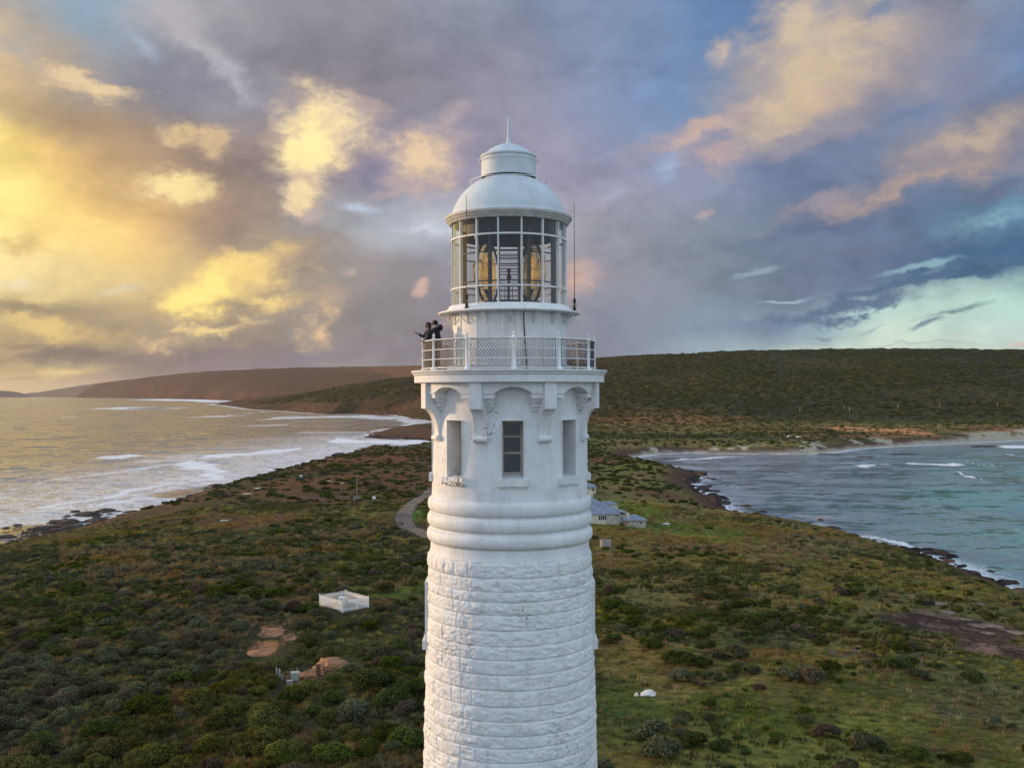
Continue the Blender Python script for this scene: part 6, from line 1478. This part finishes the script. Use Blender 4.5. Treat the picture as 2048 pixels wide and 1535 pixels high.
M_RK_WH = rock_mat('whitewashed_rock', (214, 212, 204), (232, 230, 224), (128, 122, 112)); M_RK_SLAB = rock_mat('pale_lichen_slab', (108, 90, 80), (142, 122, 108), (52, 42, 40))
def rock_mesh(seed, m, ax=1.0, ay=.8, az=.55, rough=.45, cuts=5):
    bm = bmesh.new(); bmesh.ops.create_icosphere(bm, subdivisions=4, radius=1); P = np.array([v.co[:] for v in bm.verts]); r = np.random.RandomState(seed)
    for _ in range(cuts):
        n = r.normal(size=3); n[2] = abs(n[2]) * .6; n /= np.linalg.norm(n); h = .55 + .3 * r.rand(); dd = P @ n; P = P - np.maximum(dd - h, 0)[:, None] * n[None] * .9
    q = fbm(P[:, 0] * 1.6 + seed * 3.1 + P[:, 2] * 1.3, P[:, 1] * 1.6 + P[:, 2] * 1.7, seed, 5, .55)
    P = P * (1 + rough * (q - .5))[:, None]; P[:, 2] = np.maximum(P[:, 2], -.45); P = P * np.array([ax, ay, az])
    for v, p in zip(bm.verts, P): v.co = p
    me = bpy.data.meshes.new('rock'); bm.to_mesh(me); bm.free(); me.materials.append(m); me.polygons.foreach_set('use_smooth', [False] * len(me.polygons)); return me
RKM = [rock_mesh(i, M_RK_DARK, 1, .6 + .1 * i, .38 + .05 * (i % 3), .6) for i in range(5)]; RKB = [rock_mesh(20 + i, M_RK_RED, 1, .7, .42, .6) for i in range(4)]
def rock(name, me, x, y, z, s, label, grp, rz=None, cat='boulder'):
    o = bpy.data.objects.new(name, me); COL.objects.link(o); o.location = (x, y, z); o.rotation_euler = (0, 0, random.random() * 6.28 if rz is None else rz); o.scale = s if isinstance(s, tuple) else (s, s, s); tag(o, label, cat, grp, 'thing'); return o
def build_rocks():
    L = [(178, 1030, 64), (212, 1023, 40), (128, 1046, 70), (92, 1058, 56), (60, 1072, 34), (150, 1056, 60), (196, 1042, 50), (34, 1051, 22), (20, 1075, 14), (70, 1084, 18), (30, 1083, 12), (8, 1090, 14), (108, 1080, 40), (136, 1088, 40), (345, 1010, 17), (308, 1022, 9), (318, 1019, 11), (365, 1002, 9), (373, 1000, 7), (241, 1040, 30), (268, 1036, 34), (286, 1031, 20), (150, 1024, 24), (118, 1062, 44), (386, 997, 12), (396, 994, 9), (330, 1024, 14), (50, 1090, 16), (176, 1068, 50), (220, 1056, 46), (135, 1033, 20), (262, 1024, 6), (236, 1030, 8)]
    for i, (px, py, w) in enumerate(L):
        x, y = at(px, py); d = y - CY; s = w / 2 / F * d; rock('shore_boulder', RKM[i % 5], x, y, SEA + .1, (s, s * 1.3, min(s * .8, 2.2 + .2 * s)), 'dark wet boulder on the rocky left-hand shore' if w > 24 else 'small dark boulder in the shallows off the left-hand shore', 'dark boulders along the left shore' if w > 24 else 'small boulders off the left shore', (i % 3 - 1) * .35)
    r0 = np.random.RandomState(31)
    for i in range(190):
        q = r0.rand(); px = -20 + 330 * q + 16 * r0.normal(); py = np.interp(px, [-20, 90, 220, 330], [1085, 1068, 1042, 1018]) + 11 * r0.normal() * (1 - .5 * q); x, y = at(px, py); d = y - CY; w = 5 + 20 * r0.rand() ** 2.0; s = w / 2 / F * d
        rock('shore_boulder', RKM[i % 5], x, y, SEA + .05, (s, s * 1.3, s * .7), 'small dark rock scattered among the tidal pools of the lower left shore', 'small rocks among the left tidal pools')
    for i in range(80):
        q = r0.rand() * 3; px = np.interp(q, [0, 1, 2, 3], [1388, 1440, 1540, 1625]) + 14 * r0.normal(); py = np.interp(q, [0, 1, 2, 3], [960, 1008, 1046, 1050]) + 5 * r0.normal(); x, y = at(px, py); d = y - CY; s = (2 + 9 * r0.rand() ** 2) / F * d
        rock('bay_boulder', RKM[i % 5], x, y, SEA + .05, (s, s * 1.3, s * .8), 'small dark rock in the surf where the bay meets the grassy headland', 'small rocks in the bay surf')
    # reefs
    for px, py, wpx, hpx, lb in ((295, 817, 52, 2.0, 'long low dark reef awash off the far left headland'), (800, 866, 66, 9, 'long rounded red-brown rock point running into the surf beside the tower'), (790, 877, 36, 4, 'lower grey ledge in front of the rounded rock point'), (1730, 914, 22, 3, 'brown reef lying off the beach'), (1810, 908, 34, 2.4, 'long thin reef off the middle of the beach'), (1660, 908, 30, 2.2, 'dark flat reef at the edge of the beach'), (1970, 892, 34, 2.6, 'dark rocks at the right end of the beach'), (1330, 918, 34, 3, 'dark ledge at the near end of the beach')):
        x, y = at(px, py); d = y - CY; s = wpx / F * d; h = hpx / F * d; rock('reef', RKB[1] if wpx in (66, 22) else RKM[2], x, y, SEA - .1 * h, (s, s * .45 * (2 if d > 1000 else 1), h * 1.9), lb, None, .05, 'reef')
    a = LAND; b = np.roll(LAND, -1, 0); made = 0; r = np.random.RandomState(77); pts = []
    for p, q in zip(a, b):
        n = int(np.hypot(*(q - p)) / 3.2)
        for k_ in range(n): t = r.rand(); pts.append(p + (q - p) * t)
    pts = np.array(pts); d, u = info(pts[:, 0], pts[:, 1]); y_ = pts[:, 1] - CY
    ok = (y_ > 50) & (d < 780) & (u > -60) & (u < 2110) & ~((u > 1255) & (d > 690)) & ~((u > 700) & (u < 1250)); pts = pts[ok]; d = d[ok]; u = u[ok]; r.shuffle(idx := np.arange(len(pts)))
    for i in idx[:240]:
        x, y = pts[i] + r.normal(size=2) * np.array([3.5, 3.5]) * (1.4 if u[i] < 600 else 1); s = (.5 + 2.0 * r.rand() ** 2) * (1 + d[i] / 700); lf = u[i] < 1024
        z = max(float(gz(x, y)[0]), SEA - .3)
        rock('shore_rock', RKM[i % 5] if (lf or r.rand() < .8) else RKB[i % 4], x, y, z, (s, s * (.7 + .6 * r.rand()), s * (.6 + .4 * r.rand())), 'one of the broken brown-black rocks edging the left-hand sea' if lf else 'one of the broken brown-black rocks edging the right-hand bay', 'rocks along the left shoreline' if lf else 'rocks along the bay shoreline')
    # named rocks on land
    def land(px, py, me, s, label, zoff=0, rz=0, name='rock_outcrop', cat='rock'):
        x, y, z = ground_at(px, py); return rock(name, me, x, y, z + zoff, s, label, None, rz, cat)
    big = rock_mesh(61, M_RK_OR, 1, .8, .42, .5, 7)
    land(668, 1330, big, (2.7, 3.2, 1.5), 'bare orange-brown rock mound beside the rusty drum', .1, .1)
    land(628, 1348, rock_mesh(62, M_RK_OR, 1, .8, .3, .5), (2.0, 2.2, .9), 'lower orange rock shelf in front of the mound', 0, .4)
    land(603, 1368, rock_mesh(63, M_RK_RED, 1, .7, .35, .5), (1.1, 1.2, .8), 'small red rock just right of the concrete block', 0, .2)
    land(543, 1265, rock_mesh(64, M_RK_OR, 1, .8, .25, .5), (2.1, 3.0, .7), 'upper flat slab of bare rock in the heath', -.05, .2); land(582, 1277, rock_mesh(65, M_RK_OR, 1, .6, .25, .5), (1.8, 1.8, .6), 'small flat slab right of the upper slab in the heath', -.05, .5)
    land(535, 1303, rock_mesh(66, M_RK_OR, 1, .8, .25, .6), (2.5, 3.4, .7), 'lowest and largest flat slab in the heath', -.05, .3)
    w1 = rock_mesh(70, M_RK_WH, 1, .7, .62, .5, 6); land(1297, 1391, w1, (.95, .8, .62), 'white painted rock lying on the grass right of the tower', .25, .15, 'white_rock'); land(1273, 1392, w1, (.25, .25, .42), 'small upright white stone left of the white painted rock', .12, 0, 'white_stone')
    land(1350, 1374, rock_mesh(72, M_RK_OR, 1, .7, .5, .5), (.5, .5, .7), 'small orange stone in the grass above the white painted rock', .05, 0)
    land(1332, 1048, rock_mesh(73, M_RK_WH, 1, .5, .4, .7), (1.2, 1.0, .9), 'low heap of white stones right of the outhouse', .05, 0, 'white_stones'); land(1712, 1088, rock_mesh(74, M_RK_SLAB, 1, .7, .8, .5), (1.0, .8, 1.3), 'pale upright stone near the bay shore', .2, 0)
    land(1422, 1001, rock_mesh(75, M_RK_RED, 1, .6, .8, .5), (2.2, 2, 2.4), 'reddish crag at the edge of the bay', .2, 0)
    for i, (px, py, s, lb) in enumerate(((1830, 1192, 2.0, 'highest pale slab in the band of red rock by the bay'), (1862, 1204, 2.6, 'second pale slab down the band of red rock'), (1890, 1222, 1.8, 'narrow pale slab in the middle of the red rock'), (1925, 1238, 1.6, 'small bright slab below the middle of the red rock'), (1952, 1250, 1.9, 'pale slab left of the widest one on the red rock'), (1980, 1251, 2.6, 'widest pale slab on the red rock'), (2020, 1262, 2.6, 'pale slab at the lower right end of the red rock'), (1975, 1266, 1.6, 'lowest small slab of the red rock'), (1945, 1205, 2.4, 'brownish slab on the seaward side of the red rock'))):
        land(px, py, rock_mesh(90 + i, M_RK_SLAB, 1, .6, .18, .7), (s * .9, s * 1.2, s * .5), lb, -.05, -.5, 'pale_rock')
    # white rocks scattered on the left headland
    for px, py, lb in ((655, 962, 'left pale rock on the reddish ridge'), (676, 966, 'right pale rock on the reddish ridge'), (494, 987, 'small pale rock above the cliff slope'), (518, 976, 'small pale rock on the crest of the slope'), (445, 1041, 'long pale streak of rock low on the cliff slope')):
        land(px, py, rock_mesh(110, M_RK_WH, 1, .6, .3, .5), (2.2, 1.4, .8), lb, 0, .2)
for p_ in ((850, 1012, 30, 16, (84, 112, 40)), (843, 1043, 22, 10, (84, 58, 50))):
    pass
build_plants(); build_rocks()
# ------------------------------------------------------------------ air
def build_haze():
    m = bpy.data.materials.new('haze'); m.use_nodes = True; t = NT(m.node_tree)
    v = t.n('ShaderNodeVolumePrincipled'); v.inputs['Color'].default_value = (0.82, 0.84, 0.9, 1); v.inputs['Density'].default_value = 1.3e-5; v.inputs['Anisotropy'].default_value = 0.3
    o = t.n('ShaderNodeOutputMaterial'); t.nt.links.new(v.outputs[0], o.inputs['Volume'])
    b = MB().box(-24000, 24000, -24000, 24000, SEA - 30, 260).build('haze', m); tag(b, kind='stuff')
build_haze()
SC.cycles.volume_bounces = 0; SC.cycles.volume_step_rate = 10; SC.cycles.volume_max_steps = 32
